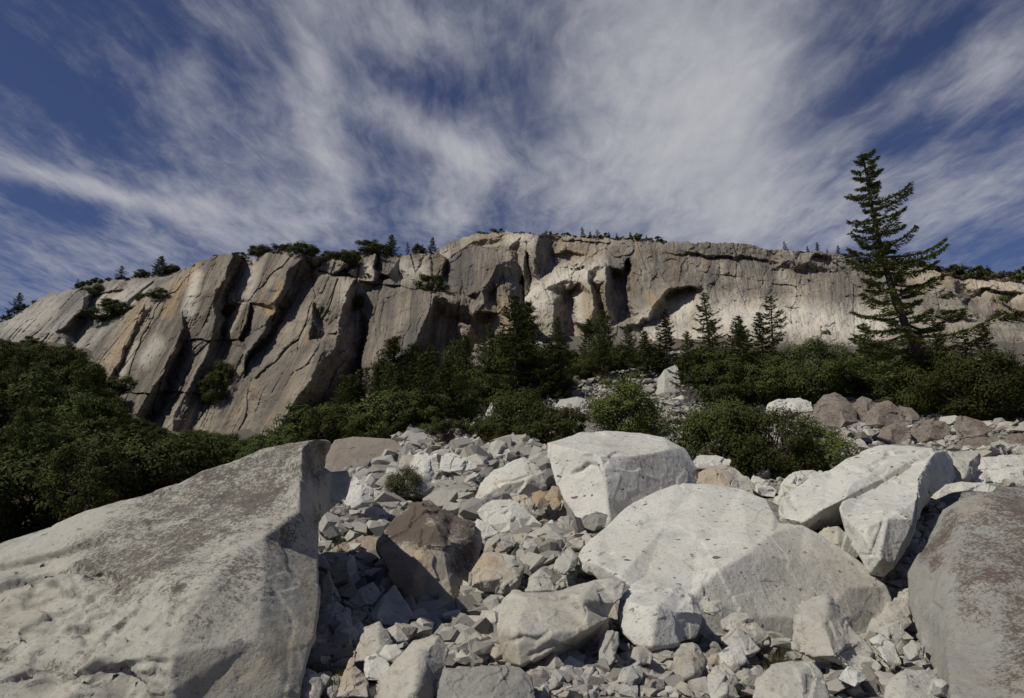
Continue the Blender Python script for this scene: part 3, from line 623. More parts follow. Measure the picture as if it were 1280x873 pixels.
# ------------------------------------------------------------------ boulders
HERO_POLY = []
def finish_rock(me, amp, fr, seed, chips=1., co=None):
    V = get_co(me); N = get_no(me)
    q = V*fr
    b = fbm(q*1.5, 2, seed+13)[:, None]*.22
    d = fbm(q*.8, 3, seed)*.35+facet(q*.9+b, seed+15, 1.)*1.15*chips+facet(q*2.3+b, seed+16, 1.)*.30*chips+facet(q*6+b*2, seed+17, 1.)*.07*chips+fbm(q*4, 4, seed+9)*.07+fbm(q*13, 3, seed+10)*.05
    V = V+N*(d*amp)[:, None]
    me.vertices.foreach_set('co', V.astype(np.float32).ravel()); me.update()
    return V
def hero(name, label, outline, ridges, mat, thick=1.6, voxel=.04, amp=.07, fr=1.2, seed=0, lichen=(), tan=(), steps=(), smooth=1, chips=1., cat='boulder', group=None, shatter=()):
    """outline and ridge lines: (px,py,Y) points of the visible side; the body is closed behind it"""
    op = [q[:2] for q in outline]; ca = np.array(op).mean(0)
    def inside(q):
        x, y = q[0], q[1]
        for _ in range(30):
            if in_poly(np.array([x]), np.array([y]), op)[0] and min(seg_dist(np.array([x]), np.array([y]), op+op[:1])[0]) > .8: break
            x += (ca[0]-x)*.06; y += (ca[1]-y)*.06
        return (x, y, q[2])
    oset = {(q[0], q[1]) for q in outline}
    ridges = [[q if (q[0], q[1]) in oset else inside(q) for q in l] for l in ridges]
    pts = [tuple(q) for q in outline]; n = len(pts); cons = []
    idx = {(q[0], q[1]): i for i, q in enumerate(pts)}
    for ln in ridges:
        prev = None
        for q in ln:
            k = (q[0], q[1])
            if k not in idx: idx[k] = len(pts); pts.append(tuple(q))
            if prev is not None: cons.append((prev, idx[k]))
            prev = idx[k]
    ov, oe, of, vo, eo, fo = delaunay_2d_cdt([Vector(q[:2]) for q in pts], cons, [list(range(n))], 1, 1e-4)
    arr = np.array(pts)
    Yv = []
    for k, q in enumerate(ov):
        if vo[k]: Yv.append(arr[vo[k][0], 2])
        else:
            d = np.hypot(arr[:, 0]-q[0], arr[:, 1]-q[1]); j = np.argsort(d)[:2]; w = 1/(d[j]+1e-3); Yv.append((arr[j, 2]*w).sum()/w.sum())
    V = P([q[0] for q in ov], [q[1] for q in ov], Yv)
    ring = [next(k for k in range(len(ov)) if i in vo[k]) for i in range(n)]
    c = V[ring].mean(0); cam = np.array([0, 0, CAMZ]); dist = np.linalg.norm(c-cam)
    rings = []
    for sc_, k in ((.97, .22), (.86, .6), (.5, 1.)):
        p = c+(V[ring]-c)*sc_; k_ = k*thick/dist
        rings.append(cam+(p-cam)*(1+k_))
    cap = rings[-1].mean(0)+(c-cam)/dist*.1*thick
    bm = bmesh.new(); bv = [bm.verts.new(v) for v in V]
    for f in of:
        try: bm.faces.new([bv[i] for i in f])
        except ValueError: pass
    prev = [bv[i] for i in ring]
    for r in rings:
        cur = [bm.verts.new(v) for v in r]
        for i in range(n):
            j = (i+1) % n
            try: bm.faces.new([prev[i], prev[j], cur[j], cur[i]])
            except ValueError: pass
        prev = cur
    cv = bm.verts.new(cap)
    for i in range(n): bm.faces.new([prev[i], prev[(i+1) % n], cv])
    bmesh.ops.recalc_face_normals(bm, faces=bm.faces)
    me = bpy.data.meshes.new('t'); bm.to_mesh(me); bm.free()
    me = remesh(me, voxel*.72, smooth)
    me.name = name
    V = finish_rock(me, amp, fr, seed, chips)
    px, py = PIX(V)
    for pl, wd, am in shatter:      # zones where thin flakes have spalled off
        dd, _s = seg_dist(px, py, pl); k = np.clip(1.4-dd/wd, 0, 1); b = fbm(V*1.6, 2, seed+71)[:, None]*.3
        q = V@np.array([[.96, 0, .28], [0, 1, 0], [-.28, 0, .96]])
        e = facet(q*np.array([.9, 1.2, 2.4])+b, seed+72, .9)+.5*facet(q*np.array([2.4, 2.6, 5.5])+b*2, seed+73, .9)
        V = V+get_no(me)*(k*am*e)[:, None]
    if shatter: me.vertices.foreach_set('co', V.astype(np.float32).ravel()); me.update()
    if steps:
        q = V*1.5; N = get_no(me)
        for pl, amt, fall in steps:
            w = fbm(q, 2, seed+31)*2.5
            d, s = seg_dist(px+w, py+w, pl)
            V = V-N*(np.where(s > 0, amt*np.clip(d/1.3, 0, 1)*np.clip(1-d/fall, 0, 1), 0))[:, None]
        near = np.zeros(len(V), bool)
        for pl, amt, fall in steps: near |= seg_dist(px, py, pl)[0] < 9
        E = np.empty(len(me.edges)*2, np.int32); me.edges.foreach_get('vertices', E); E = E.reshape(-1, 2); cnt = np.bincount(E.ravel(), minlength=len(V))[:, None]
        for _ in range(2):
            S = np.stack([np.bincount(E[:, 0], V[E[:, 1], k], len(V))+np.bincount(E[:, 1], V[E[:, 0], k], len(V)) for k in range(3)], -1)/np.maximum(cnt, 1)
            V = np.where(near[:, None], V*.4+S*.6, V)
        me.vertices.foreach_set('co', V.astype(np.float32).ravel()); me.update()
    for nm, st in (('lichen', lichen), ('tan', tan)):
        if st:
            a = np.zeros(len(V)); w = fbm(V*1.1, 3, seed+60)*9
            for pl, wd, am in st:
                d, s = seg_dist(px+w, py+w*.7, pl); a = np.maximum(a, am*np.clip(1.35-d/wd, 0, 1))
            at = me.attributes.new(nm, 'FLOAT', 'POINT'); at.data.foreach_set('value', a.astype(np.float32))
    org = np.array([c[0], c[1], V[:, 2].min()])
    me.vertices.foreach_set('co', (V-org).astype(np.float32).ravel()); me.update()
    o = link(name, me, mat, loc=org); tag(o, label, cat, group)
    HERO_POLY.append(([q[:2] for q in outline], min(q[2] for q in outline)))
    return o

# --- the great wing-shaped boulder at the left
hero('boulder', 'huge wing-shaped grey boulder filling the lower left corner with a curled tip', [
    (-70, 706, 9.3), (0, 682, 9.4), (60, 660, 9.5), (110, 639, 9.6), (176, 621, 9.8), (220, 606, 9.9), (253, 588, 10), (290, 577, 10.1), (330, 562, 10.2), (365, 554, 10.2), (389, 550, 10.2), (407, 549, 10.3), (414, 552, 10.6), (413, 560, 10.9), (405, 572, 11.2), (403, 585, 11.2), (414, 591, 11.2), (434, 589, 11.3), (438, 600, 11.3), (433, 620, 11.1), (411, 637, 10.6),
    (398, 652, 9.65), (397, 694, 8.98), (397, 745, 8.3), (393, 789, 7.75), (381, 832, 7.35), (372, 880, 7.1), (220, 900, 6.75), (60, 900, 6.5), (-70, 900, 6.4)],
    [[(389, 550, 10.2), (378, 562, 9.8), (377, 582, 9.4), (381, 602, 9.4), (388, 628, 9.4), (398, 652, 9.65)],
     [(377, 600, 9.35), (372, 640, 8.9), (330, 672, 8.35), (293, 701, 7.85), (257, 734, 7.4), (231, 775, 7.0), (218, 819, 6.75), (216, 860, 6.7)],
     [(300, 610, 9.6), (240, 650, 9.0), (160, 690, 8.4), (100, 740, 7.9), (60, 800, 7.3)], [(150, 780, 7.3), (110, 830, 6.9)],
     [(330, 740, 7.6), (320, 800, 7.1)]],
    M_WING, thick=4.5, voxel=.034, amp=.06, fr=1., seed=101, chips=.4, shatter=[([(20, 790), (120, 770), (170, 800)], 60, .10), ([(10, 850), (150, 840)], 30, .10), ([(60, 730), (130, 730)], 24, .05)],
    lichen=[([(120, 700), (190, 645), (260, 600), (330, 575), (375, 570)], 44, .66), ([(150, 710), (240, 670), (330, 615)], 48, .72), ([(270, 735), (320, 695), (388, 655)], 26, .50), ([(210, 730), (260, 690)], 26, .42), ([(250, 770), (330, 730), (390, 700)], 50, .36), ([(0, 820), (60, 840), (130, 840)], 12, .45), ([(220, 620), (300, 580)], 14, .5)],
    tan=[([(250, 848), (330, 835), (380, 790)], 28, .28), ([(385, 700), (390, 760)], 14, .3)],
    steps=[([(-20, 709), (20, 699), (55, 690), (108, 675)], .11, 20), ([(-20, 744), (12, 728), (40, 716), (75, 708), (122, 712), (146, 720)], .12, 22), ([(66, 762), (100, 750), (126, 740)], .05, 14), ([(100, 730), (132, 757), (150, 768), (148, 782)], .06, 10),
           ([(105, 812), (130, 790), (152, 768)], .06, 10), ([(40, 800), (70, 795), (95, 800)], .05, 9), ([(130, 800), (155, 792), (175, 797)], .05, 9), ([(28, 745), (60, 738), (80, 742)], .05, 9), ([(0, 780), (30, 784), (75, 782), (110, 776)], .07, 14), ([(110, 838), (160, 826), (205, 826)], .07, 12), ([(-10, 815), (50, 822), (110, 838)], .08, 14), ([(20, 760), (60, 745)], .04, 14)])

# --- dark-topped boulder in the middle
hero('boulder', 'brown-crusted angular boulder standing upright right of the shaded gap', [
    (525, 627, 15.15), (514, 629, 14.95), (497, 646, 14.65), (481, 665, 14.35), (471, 676, 14.25), (470, 686, 14.15), (484, 711, 13.85), (493, 728, 13.55), (503, 747, 13.35), (518, 769, 13.25), (545, 768, 13.35), (570, 756, 13.45), (587, 738, 13.85), (604, 676, 15.25), (600, 665, 15.35), (586, 653, 15.45), (567, 645, 15.45), (551, 635, 15.35), (536, 624, 15.35)],
    [[(525, 630, 14.85), (545, 655, 14.15), (556, 690, 13.60), (566, 745, 13.20)], [(545, 655, 14.15), (528, 690, 13.45), (518, 722, 13.15), (512, 750, 13.15)], [(556, 690, 13.60), (535, 705, 13.35), (528, 745, 13.20)], [(481, 690, 14.00), (500, 690, 13.75), (520, 690, 13.55)]],
    M_TANB, thick=2., voxel=.03, amp=.06, fr=1.3, seed=102, lichen=[([(520, 640), (505, 665), (545, 670)], 21, 1.15), ([(545, 640), (585, 665), (575, 700)], 20, .85)], tan=[([(485, 700), (505, 740), (520, 700)], 22, .55), ([(480, 680), (492, 720)], 9, .6)], chips=.8)
# --- pale block at the back
hero('boulder', 'tall chalk-white block with a sharp vertical edge below the green shrubs', [
    (683, 554, 18.2), (700, 548, 19), (727, 541, 20), (760, 541, 20.4), (800, 543, 20.5), (830, 548, 20.2), (855, 562, 19.8), (870, 585, 19.2), (872, 604, 18.9), (850, 640, 17.8), (800, 668, 16.9), (762, 672, 16), (726, 655, 16.3), (715, 640, 16.8), (704, 626, 17), (694, 602, 17.5), (686, 576, 17.9)],
    [[(683, 554, 18.2), (716, 561, 17.5), (750, 569, 16.9), (790, 571, 17.4), (835, 563, 18.6), (855, 562, 19.8)], [(750, 569, 16.9), (755, 587, 16.7), (759, 622, 16.4), (762, 650, 16.1)], [(716, 561, 17.5), (722, 600, 17.2), (728, 640, 16.6)]],
    M_WHITE, thick=3, voxel=.045, amp=.09, fr=.8, seed=103, chips=.35, steps=[([(722, 585), (735, 576), (748, 580), (752, 592)], .15, 14)])
# --- the big white boulder
hero('boulder', 'broad white speckled boulder with a grey front face, right of centre', [
    (723, 697, 12.9), (727, 688, 13.2), (754, 665, 14.2), (791, 629, 15.3), (820, 613, 15.6), (845, 604, 15.8), (870, 605, 15.8), (895, 607, 15.7), (927, 613, 15.5), (958, 626, 14.9), (966, 641, 14.2), (974, 655, 13.7), (1004, 658, 13.7), (1026, 670, 13.5), (1072, 701, 13.2), (1108, 733, 12.9), (1115, 751, 12.8), (1110, 774, 12.6), (1081, 800, 12.2), (1000, 835, 11.5), (900, 835, 11.1), (840, 810, 11.1), (775, 760, 11.7), (745, 720, 12.1), (726, 712, 12.6)],
    [[(725, 700, 12.6), (745, 704, 12.0), (775, 722, 11.3), (800, 740, 11.1), (865, 745, 11.1), (895, 716, 11.5), (936, 692, 12.1), (967, 666, 13.0), (974, 656, 13.6)], [(936, 692, 12.1), (1000, 702, 12.5), (1060, 735, 12.5), (1095, 765, 12.6)], [(830, 660, 13.8), (870, 690, 12.6)], [(940, 770, 11.35), (1030, 775, 11.8)]],
    M_WHITE, thick=3., voxel=.034, amp=.07, fr=.7, seed=104, chips=.3, tan=[([(1000, 720), (1100, 760)], 60, .2)], lichen=[([(905, 745), (1000, 735), (1095, 765)], 62, .2)])
hero('boulder', 'low white boulder with grey speckled front leaning against the broad white boulder', [
    (775, 747, 9.9), (783, 738, 10.2), (795, 727, 10.6), (820, 722, 10.8), (850, 730, 10.5), (860, 737, 10.3), (872, 752, 10), (880, 768, 9.7), (876, 785, 9.5), (870, 797, 9.4), (845, 806, 9.1), (815, 812, 8.95), (795, 806, 9), (778, 790, 9.2), (773, 768, 9.5)],
    [[(775, 749, 9.8), (790, 755, 9.4), (813, 762, 9.15), (822, 760, 9.15), (846, 765, 9.3), (879, 768, 9.6)], [(813, 762, 9.15), (815, 808, 8.9)], [(865, 745, 9.9), (869, 767, 9.4)]],
    M_WHITE, thick=1.3, voxel=.022, amp=.04, fr=1.5, seed=105, chips=.6)
# --- foreground boulder
hero('boulder', 'pale flat-faced boulder with a dark undercut base at bottom centre', [
    (621, 769, 8.7), (628, 749, 9.0), (642, 740, 9.3), (657, 741, 9.4), (691, 741, 9.5), (723, 732, 9.8), (744, 726, 10), (766, 724, 10), (781, 730, 9.9), (778, 747, 9.5), (770, 753, 9.3), (761, 771, 9.2), (763, 788, 9.4), (740, 806, 9.1), (706, 824, 8.8), (679, 838, 8.6), (649, 838, 8.4), (628, 828, 8.3), (623, 796, 8.4)],
    [[(628, 826, 8.2), (650, 833, 8.0), (690, 812, 8.1), (735, 787, 8.4), (760, 774, 8.8)], [(735, 787, 8.4), (731, 765, 8.6), (728, 752, 8.8), (700, 754, 8.75), (660, 747, 8.8), (642, 742, 9)], [(645, 790, 8.05), (680, 795, 8.1)]],
    M_TALUS, thick=1.3, voxel=.02, amp=.035, fr=1.6, seed=106, chips=.7, tan=[([(625, 800), (650, 830)], 14, .3)], steps=[([(640, 800), (655, 793), (670, 797), (680, 790)], .04, 9), ([(668, 815), (690, 800), (712, 808)], .05, 10)])
# --- the two tilted slabs at the right
hero('boulder', 'long white slab sloping up to the right with a dark undercut edge', [
    (973, 636, 15.6), (978, 622, 16.2), (983, 616, 16.5), (1010, 598, 17.2), (1038, 588, 17.8), (1056, 574, 18.3), (1081, 564, 18.8), (1106, 557, 19), (1136, 557, 19), (1167, 559, 18.8), (1172, 575, 17.8), (1140, 610, 16.6), (1080, 650, 15.8), (1050, 655, 15.6), (1036, 658, 15.6), (1015, 662, 15.5), (1002, 657, 15.3), (990, 659, 15.3), (975, 655, 15.4)],
    [[(975, 650, 15.3), (1004, 653, 14.9), (1030, 636, 14.9), (1056, 623, 15), (1064, 605, 15.7), (1080, 595, 16), (1101, 582, 16.6), (1136, 577, 17)], [(1056, 623, 15), (1075, 612, 15.6), (1100, 600, 16)]],
    M_WHITE, thick=2, voxel=.035, amp=.07, fr=1.1, seed=107, chips=.45, steps=[([(1040, 590), (1058, 582), (1080, 588), (1100, 578)], .08, 10), ([(990, 622), (1020, 612)], .05, 8), ([(1090, 580), (1110, 567), (1140, 562)], .08, 9)])
hero('boulder', 'tilted white slab with a jagged top edge and black shadow beneath its right side', [
    (1050, 636, 14), (1053, 628, 14.3), (1086, 613, 15), (1121, 595, 16), (1149, 578, 16.9), (1169, 565, 17.6), (1182, 563, 18.4), (1190, 575, 18.6), (1194, 593, 18.6), (1187, 605, 18), (1169, 618, 16.8), (1154, 636, 15.8), (1143, 664, 14.2), (1130, 690, 13.4), (1116, 711, 13), (1104, 720, 12.9), (1088, 717, 12.9), (1071, 693, 13.2), (1056, 666, 13.7)],
    [[(1169, 565, 17.6), (1158, 580, 16.4), (1148, 598, 15.4), (1147, 623, 14.1), (1140, 655, 13.3), (1118, 706, 12.8)], [(1051, 648, 13.7), (1081, 672, 12.9), (1085, 658, 13.0), (1111, 648, 13.1), (1141, 650, 13.3)], [(1081, 672, 12.9), (1100, 700, 12.6)], [(1158, 612, 15.9), (1180, 590, 17.6)]],
    M_WHITE, thick=1.8, voxel=.03, amp=.06, fr=1.3, seed=108, chips=.4)
hero('boulder', 'grey blocky boulder end showing just right of the tilted jagged slab', [
    (1186, 564, 20), (1205, 564, 20.2), (1224, 567, 20), (1226, 580, 19.5), (1218, 594, 19), (1210, 602, 18.8), (1195, 603, 18.7), (1184, 600, 18.8), (1180, 580, 19.6)], [[(1195, 575, 19), (1215, 575, 19), (1205, 598, 18.6)]], M_GREY, thick=1.5, voxel=.04, seed=109)
# --- lichened boulder at the right edge
hero('boulder', 'massive rust-brown lichened boulder cut off by the right edge of the picture', [
    (1136, 716, 9.9), (1151, 691, 10.1), (1169, 661, 10.4), (1179, 638, 10.6), (1199, 626, 10.6), (1225, 618, 10.6), (1250, 612, 10.6), (1285, 610, 10.6), (1400, 618, 10.4), (1430, 760, 9), (1420, 900, 7.5), (1280, 905, 6.5), (1185, 900, 7.0), (1178, 853, 7.6), (1160, 822, 8.3), (1145, 790, 8.9), (1136, 750, 9.5)],
    [[(1199, 626, 10.6), (1204, 645, 9.9), (1196, 690, 9.2), (1188, 740, 8.7), (1185, 800, 8), (1190, 870, 7)], [(1225, 630, 10), (1290, 650, 9.4), (1380, 660, 9.2)], [(1240, 740, 8.2), (1300, 760, 7.9)], [(1160, 700, 9.6), (1155, 760, 9)]],
    M_LICH, thick=3, voxel=.03, amp=.06, fr=1., seed=110, chips=.4, lichen=[([(1188, 645), (1165, 700)], 16, .7), ([(1262, 625), (1278, 680), (1250, 715)], 44, .66), ([(1225, 660), (1250, 720)], 40, .58), ([(1280, 740), (1280, 840)], 40, .56), ([(1215, 700), (1220, 760)], 30, .5), ([(1310, 640), (1310, 800)], 60, .6)],
    tan=[([(1205, 640), (1230, 632)], 14, .3)])
def simple(label, pts, Y, mat=None, top=.9, bulge=.25, ridge=None, lichen=(), tan=(), seed=None, amp=.05, chips=1., thick=None, name='boulder', cat='boulder', group=None):
    """smaller rock from its outline: top farther away than bottom, one or two facets coming forward"""
    a = np.array(pts, float); yb, yt = a[:, 1].max(), a[:, 1].min(); m = Y/F
    hgt_ = (yb-yt)*m; w = (a[:, 0].max()-a[:, 0].min())*m; s = min(hgt_, w)
    out = [(x, y, Y+(yb-y)*m*top) for x, y in pts]
    cx, cy = a[:, 0].mean(), a[:, 1].mean()
    rd = random.Random(seed or int(cx*7+cy)); 
    if ridge is None:
        kx = cx+rd.uniform(-.18, .18)*(a[:, 0].max()-a[:, 0].min()); ky = cy+rd.uniform(-.25, .1)*(yb-yt)
        ridge = [[(kx, ky, 1.), (kx+rd.uniform(-.12, .2)*(a[:, 0].max()-a[:, 0].min()), cy+.3*(yb-yt), .9)], [(cx-.28*(a[:, 0].max()-a[:, 0].min()), ky+4, .55)]]
    rr = [[(x, y, Y+(yb-y)*m*top-s*bulge*b) for x, y, b in l] for l in ridge]
    return hero(name, label, out, rr, mat or M_TALUS, thick=thick or max(.35, s*.8), voxel=max(.010, min(.05, s/34)), amp=amp*min(1.6, s*1.2+.15), fr=1.6/max(.35, s)**.6, seed=seed or int(cx*13+cy*7), lichen=lichen, tan=tan, chips=chips, cat=cat, group=group)
B = simple
B('pale grey pointed boulder at lower right leaning on the broad white boulder', [(990, 787), (994, 765), (1013, 750), (1035, 747), (1053, 769), (1081, 801), (1103, 834), (1094, 846), (1062, 840), (1017, 822), (990, 812)], 8.0, M_GREY, ridge=[[(1035, 750, .6), (1030, 785, 1.1), (1045, 820, 1)], [(1010, 775, .8)]])
B('smooth grey rock at the bottom edge below the pale pointed boulder', [(942, 872), (948, 848), (965, 833), (990, 826), (1015, 826), (1028, 842), (1036, 872), (1030, 890), (945, 890)], 6.7, M_GREY)
B('flat grey slab at the bottom edge under the flat-faced boulder', [(545, 872), (548, 850), (556, 835), (620, 831), (650, 835), (664, 846), (672, 872), (670, 890), (548, 890)], 6.7, M_TALUS, ridge=[[(560, 842, 1.1), (625, 838, 1.1), (655, 845, .8)], [(625, 838, 1.1), (622, 870, 1.1)]])
B('sharp-ridged slab with a black right side at the bottom edge', [(462, 872), (474, 850), (495, 826), (516, 801), (539, 795), (550, 792), (563, 813), (557, 834), (545, 855), (535, 890), (470, 890)], 7.1, M_GREY, ridge=[[(520, 800, .5), (520, 826, 1.3), (517, 872, 1.3)], [(541, 803, .9), (530, 830, 1.2)]], chips=.6)
B('rounded grey rock catching the sun at the edge of the shaded gap', [(440, 828), (444, 807), (456, 786), (475, 777), (482, 787), (490, 803), (475, 818), (458, 826)], 8.1, M_GREY)
B('small dark-sided pointed rock beside the rounded grey rock', [(483, 786), (497, 780), (506, 792), (511, 800), (499, 806), (489, 804)], 8.5)
B('chalky white rock in front of the rounded grey rock', [(453, 836), (455, 820), (470, 816), (484, 825), (488, 838), (474, 851), (455, 852)], 7.5, M_WHITE)
B('second chalky white rock wedged behind the sharp-ridged slab', [(474, 818), (482, 807), (496, 805), (503, 816), (494, 828), (484, 826)], 7.9, M_WHITE)
B('thin tan slab edge leaning out of the shaded gap at bottom left', [(424, 856), (432, 836), (441, 816), (446, 812), (443, 832), (458, 846), (460, 872), (420, 872)], 7.3, M_TALUS, tan=[([(430, 850), (440, 820)], 20, .6)])
B('big shaded slab lying under the brown-crusted boulder', [(428, 840), (447, 800), (463, 766), (480, 745), (493, 731), (503, 748), (517, 768), (508, 784), (480, 782), (455, 795), (440, 820)], 9.6, M_GREY, top=1.4, ridge=[[(475, 760, .8), (450, 810, .8)]], chips=.4)
B('long tan slab edge at the top of the shaded gap', [(405, 694), (424, 684), (445, 675), (462, 668), (474, 672), (470, 690), (455, 693), (430, 690), (409, 700)], 15.5, M_TALUS, tan=[([(410, 692), (470, 675)], 20, .5)])
B('dark tall rock in the shade against the wing-shaped boulder', [(398, 760), (402, 724), (410, 712), (420, 730), (426, 752), (415, 762)], 10.8, M_GREY)
B('rounded dark rock deep in the shaded gap', [(396, 790), (404, 760), (420, 752), (436, 764), (438, 784), (420, 796)], 10., M_GREY)
B('flat dark rock in the upper part of the shaded gap', [(412, 716), (425, 700), (440, 696), (446, 712), (436, 726), (424, 728)], 12.8, M_GREY)
B('broad dark rock in the shaded gap near the leaning slab', [(438, 752), (446, 736), (466, 728), (478, 742), (466, 756), (448, 760)], 11., M_GREY)
B('tan undercut rock right of the brown-crusted boulder', [(587, 735), (590, 712), (605, 691), (628, 690), (644, 694), (655, 708), (652, 730), (640, 741), (628, 742), (607, 740), (596, 738)], 12.3, M_TALUS, tan=[([(590, 715), (610, 700)], 14, .7), ([(620, 720), (645, 710)], 14, .35)], ridge=[[(592, 730, 1.3), (605, 726, 1.4), (625, 725, 1.4), (638, 733, 1.3), (648, 725, 1)], [(610, 700, .9), (640, 702, .9)]])
B('smooth pale speckled rock behind the brown-crusted boulder', [(596, 641), (605, 632), (615, 626), (638, 624), (653, 633), (665, 645), (677, 657), (671, 667), (648, 673), (624, 667), (608, 655)], 16.6, M_WHITE, chips=.4)
B('flat white slab lying against the smooth pale speckled rock', [(590, 657), (596, 648), (610, 655), (624, 666), (607, 680), (600, 674)], 16.2, M_WHITE, chips=.4)
B('large pale mound of rock in the middle of the talus', [(584, 648), (589, 632), (601, 606), (618, 587), (638, 580), (655, 573), (669, 581), (679, 591), (682, 610), (665, 620), (638, 628), (605, 640)], 21, M_WHITE, chips=.8, ridge=[[(640, 590, .6), (630, 605, 1.2), (605, 620, 1)], [(660, 600, 1)]], tan=[([(590, 645), (600, 625)], 14, .4)])
B('rusty orange rock beside the chalk-white block', [(661, 628), (664, 616), (676, 612), (684, 617), (686, 632), (677, 638), (666, 636)], 18, M_LICH, tan=[([(665, 620), (680, 620)], 20, .9)])
B('rusty rock wedged under the chalk-white block', [(682, 622), (690, 608), (698, 608), (703, 624), (700, 636), (690, 638)], 17.6, M_LICH, tan=[([(690, 612), (700, 630)], 20, .8)])
B('pale rock with a square dark end below the rusty rocks', [(640, 622), (655, 619), (668, 630), (664, 643), (654, 642), (646, 632)], 17.8)
B('white leaning slab in front of the rusty rocks', [(668, 672), (681, 658), (690, 652), (694, 660), (697, 676), (685, 678)], 15, M_WHITE)
B('grey leaning slab beside the white leaning slab', [(694, 656), (702, 648), (712, 646), (711, 660), (703, 672), (696, 674)], 15.1)
B('tall grey wedge below the chalk-white block', [(701, 676), (710, 656), (721, 652), (723, 668), (714, 676)], 14.8)
B('dark angular rock left of the broad white boulder', [(692, 712), (697, 695), (706, 680), (716, 684), (724, 696), (720, 710), (706, 718)], 12.2, M_GREY)
B('grey block above the flat-faced boulder', [(656, 740), (660, 722), (676, 712), (688, 722), (694, 738), (676, 742)], 10.6, M_GREY)
B('pale rock on top of the tan undercut rock', [(606, 690), (612, 674), (625, 667), (640, 668), (645, 680), (634, 690), (618, 694)], 14., M_TALUS, tan=[([(610, 690), (620, 685)], 10, .4)])
B('grey split rock below the smooth pale speckled rock', [(650, 684), (655, 672), (668, 674), (674, 684), (664, 690)], 14., M_GREY)
B('white rock tucked at the foot of the chalk-white block', [(722, 658), (730, 645), (746, 639), (760, 644), (757, 657), (742, 664)], 15.2)
B('white ridged outcrop of rock behind the round bush', [(510, 586), (516, 569), (526, 565), (536, 569), (547, 568), (549, 590), (541, 603), (528, 600), (518, 590)], 31, M_WHITE)
B('low white rock with dark gap beneath, right of the ridged outcrop', [(548, 588), (552, 570), (566, 566), (585, 573), (598, 585), (580, 590), (560, 590)], 31, M_WHITE)
B('sharp white rock shaped like a fin near the curled boulder tip', [(430, 630), (435, 611), (441, 589), (447, 596), (456, 604), (466, 612), (468, 628), (455, 634), (440, 636)], 20, M_WHITE)
B('brown streaked rock wall behind the curled boulder tip', [(405, 590), (409, 566), (418, 550), (440, 546), (489, 549), (505, 560), (500, 572), (470, 582), (440, 592)], 44, M_BROWN, chips=.4, bulge=.1)
B('second brown streaked slab below the dark shrubs', [(549, 556), (560, 540), (574, 530), (600, 527), (600, 545), (580, 556)], 56, M_BROWN, chips=.4, bulge=.1)
B('yellowish rounded rock behind the broad white boulder', [(869, 605), (873, 592), (886, 583), (905, 581), (920, 585), (936, 598), (945, 612), (925, 616), (890, 610)], 18.5, M_TALUS, tan=[([(875, 595), (900, 600)], 20, .6)])
B('flat white rock above the yellowish rounded rock', [(863, 580), (870, 571), (895, 569), (913, 576), (912, 584), (885, 586), (868, 586)], 22, M_WHITE)
B('white wedge rock right of the yellowish rounded rock', [(936, 608), (942, 594), (955, 600), (972, 613), (968, 622), (950, 620)], 20, M_WHITE)
B('rough white rock behind the long white slab', [(969, 630), (976, 606), (985, 596), (1000, 589), (1018, 586), (1029, 592), (1010, 600), (988, 618), (976, 634)], 19, M_WHITE)
B('flat pale slab near the right edge behind the lichened boulder', [(1222, 588), (1226, 572), (1250, 569), (1300, 569), (1310, 592), (1260, 596)], 23, M_WHITE, chips=.5)
B('wrinkled pale slab right of the grey blocky boulder', [(1208, 602), (1214, 590), (1232, 585), (1290, 583), (1310, 600), (1290, 610), (1240, 608)], 19, M_WHITE)
B('pale ledge slab bridging over the black hollow at right', [(1162, 622), (1172, 614), (1182, 606), (1202, 602), (1230, 604), (1248, 609), (1240, 616), (1215, 614), (1190, 616), (1170, 625)], 15.5, M_WHITE, chips=.5, top=1.2)
B('pale fragment under the tilted slab beside the broad boulder', [(1022, 668), (1030, 660), (1046, 658), (1058, 668), (1075, 692), (1070, 700), (1045, 686)], 14.4)
B('grey block lying in front of the broad white boulder', [(871, 752), (880, 747), (902, 750), (904, 762), (892, 770), (880, 766)], 9.9, M_GREY)
B('long pale rock tilted against the broad white boulder', [(902, 776), (915, 767), (934, 768), (958, 795), (962, 806), (950, 806), (925, 792), (905, 786)], 9.3)
B('dark speckled block in front of the tilted long pale rock', [(902, 800), (920, 784), (938, 796), (950, 812), (940, 824), (920, 822)], 8.8, M_GREY)
B('white block left of the dark speckled block', [(898, 818), (910, 809), (926, 810), (934, 826), (918, 838), (904, 834)], 8.2, M_WHITE)
B('cream rounded block at the bottom, right of the low white boulder', [(838, 838), (840, 818), (850, 806), (866, 803), (880, 828), (872, 848), (852, 850)], 7.7, M_TALUS, tan=[([(840, 830), (860, 820)], 14, .3)])
B('cream pointed rock at the bottom edge beside the cream rounded block', [(882, 850), (892, 836), (905, 826), (918, 845), (926, 872), (890, 880)], 7.2, M_TALUS)
B('upright pale rock right of the dark undercut', [(748, 826), (750, 804), (758, 792), (772, 791), (774, 806), (770, 826), (758, 836)], 8.3)
B('pink-grey block below the low white boulder', [(788, 822), (796, 806), (806, 806), (817, 818), (812, 830), (800, 832)], 8.2)
B('brownish block at the bottom, below the low white boulder', [(783, 848), (790, 832), (800, 826), (806, 846), (798, 856)], 7.6, M_GREY)
B('dark speckled cobble at the bottom, right of the brownish block', [(770, 852), (778, 836), (790, 832), (800, 846), (790, 860)], 7.3, M_GREY)
B('long white fragment in front of the lichened boulder', [(1086, 800), (1100, 794), (1118, 806), (1128, 832), (1116, 838), (1100, 822)], 8.2, M_WHITE)
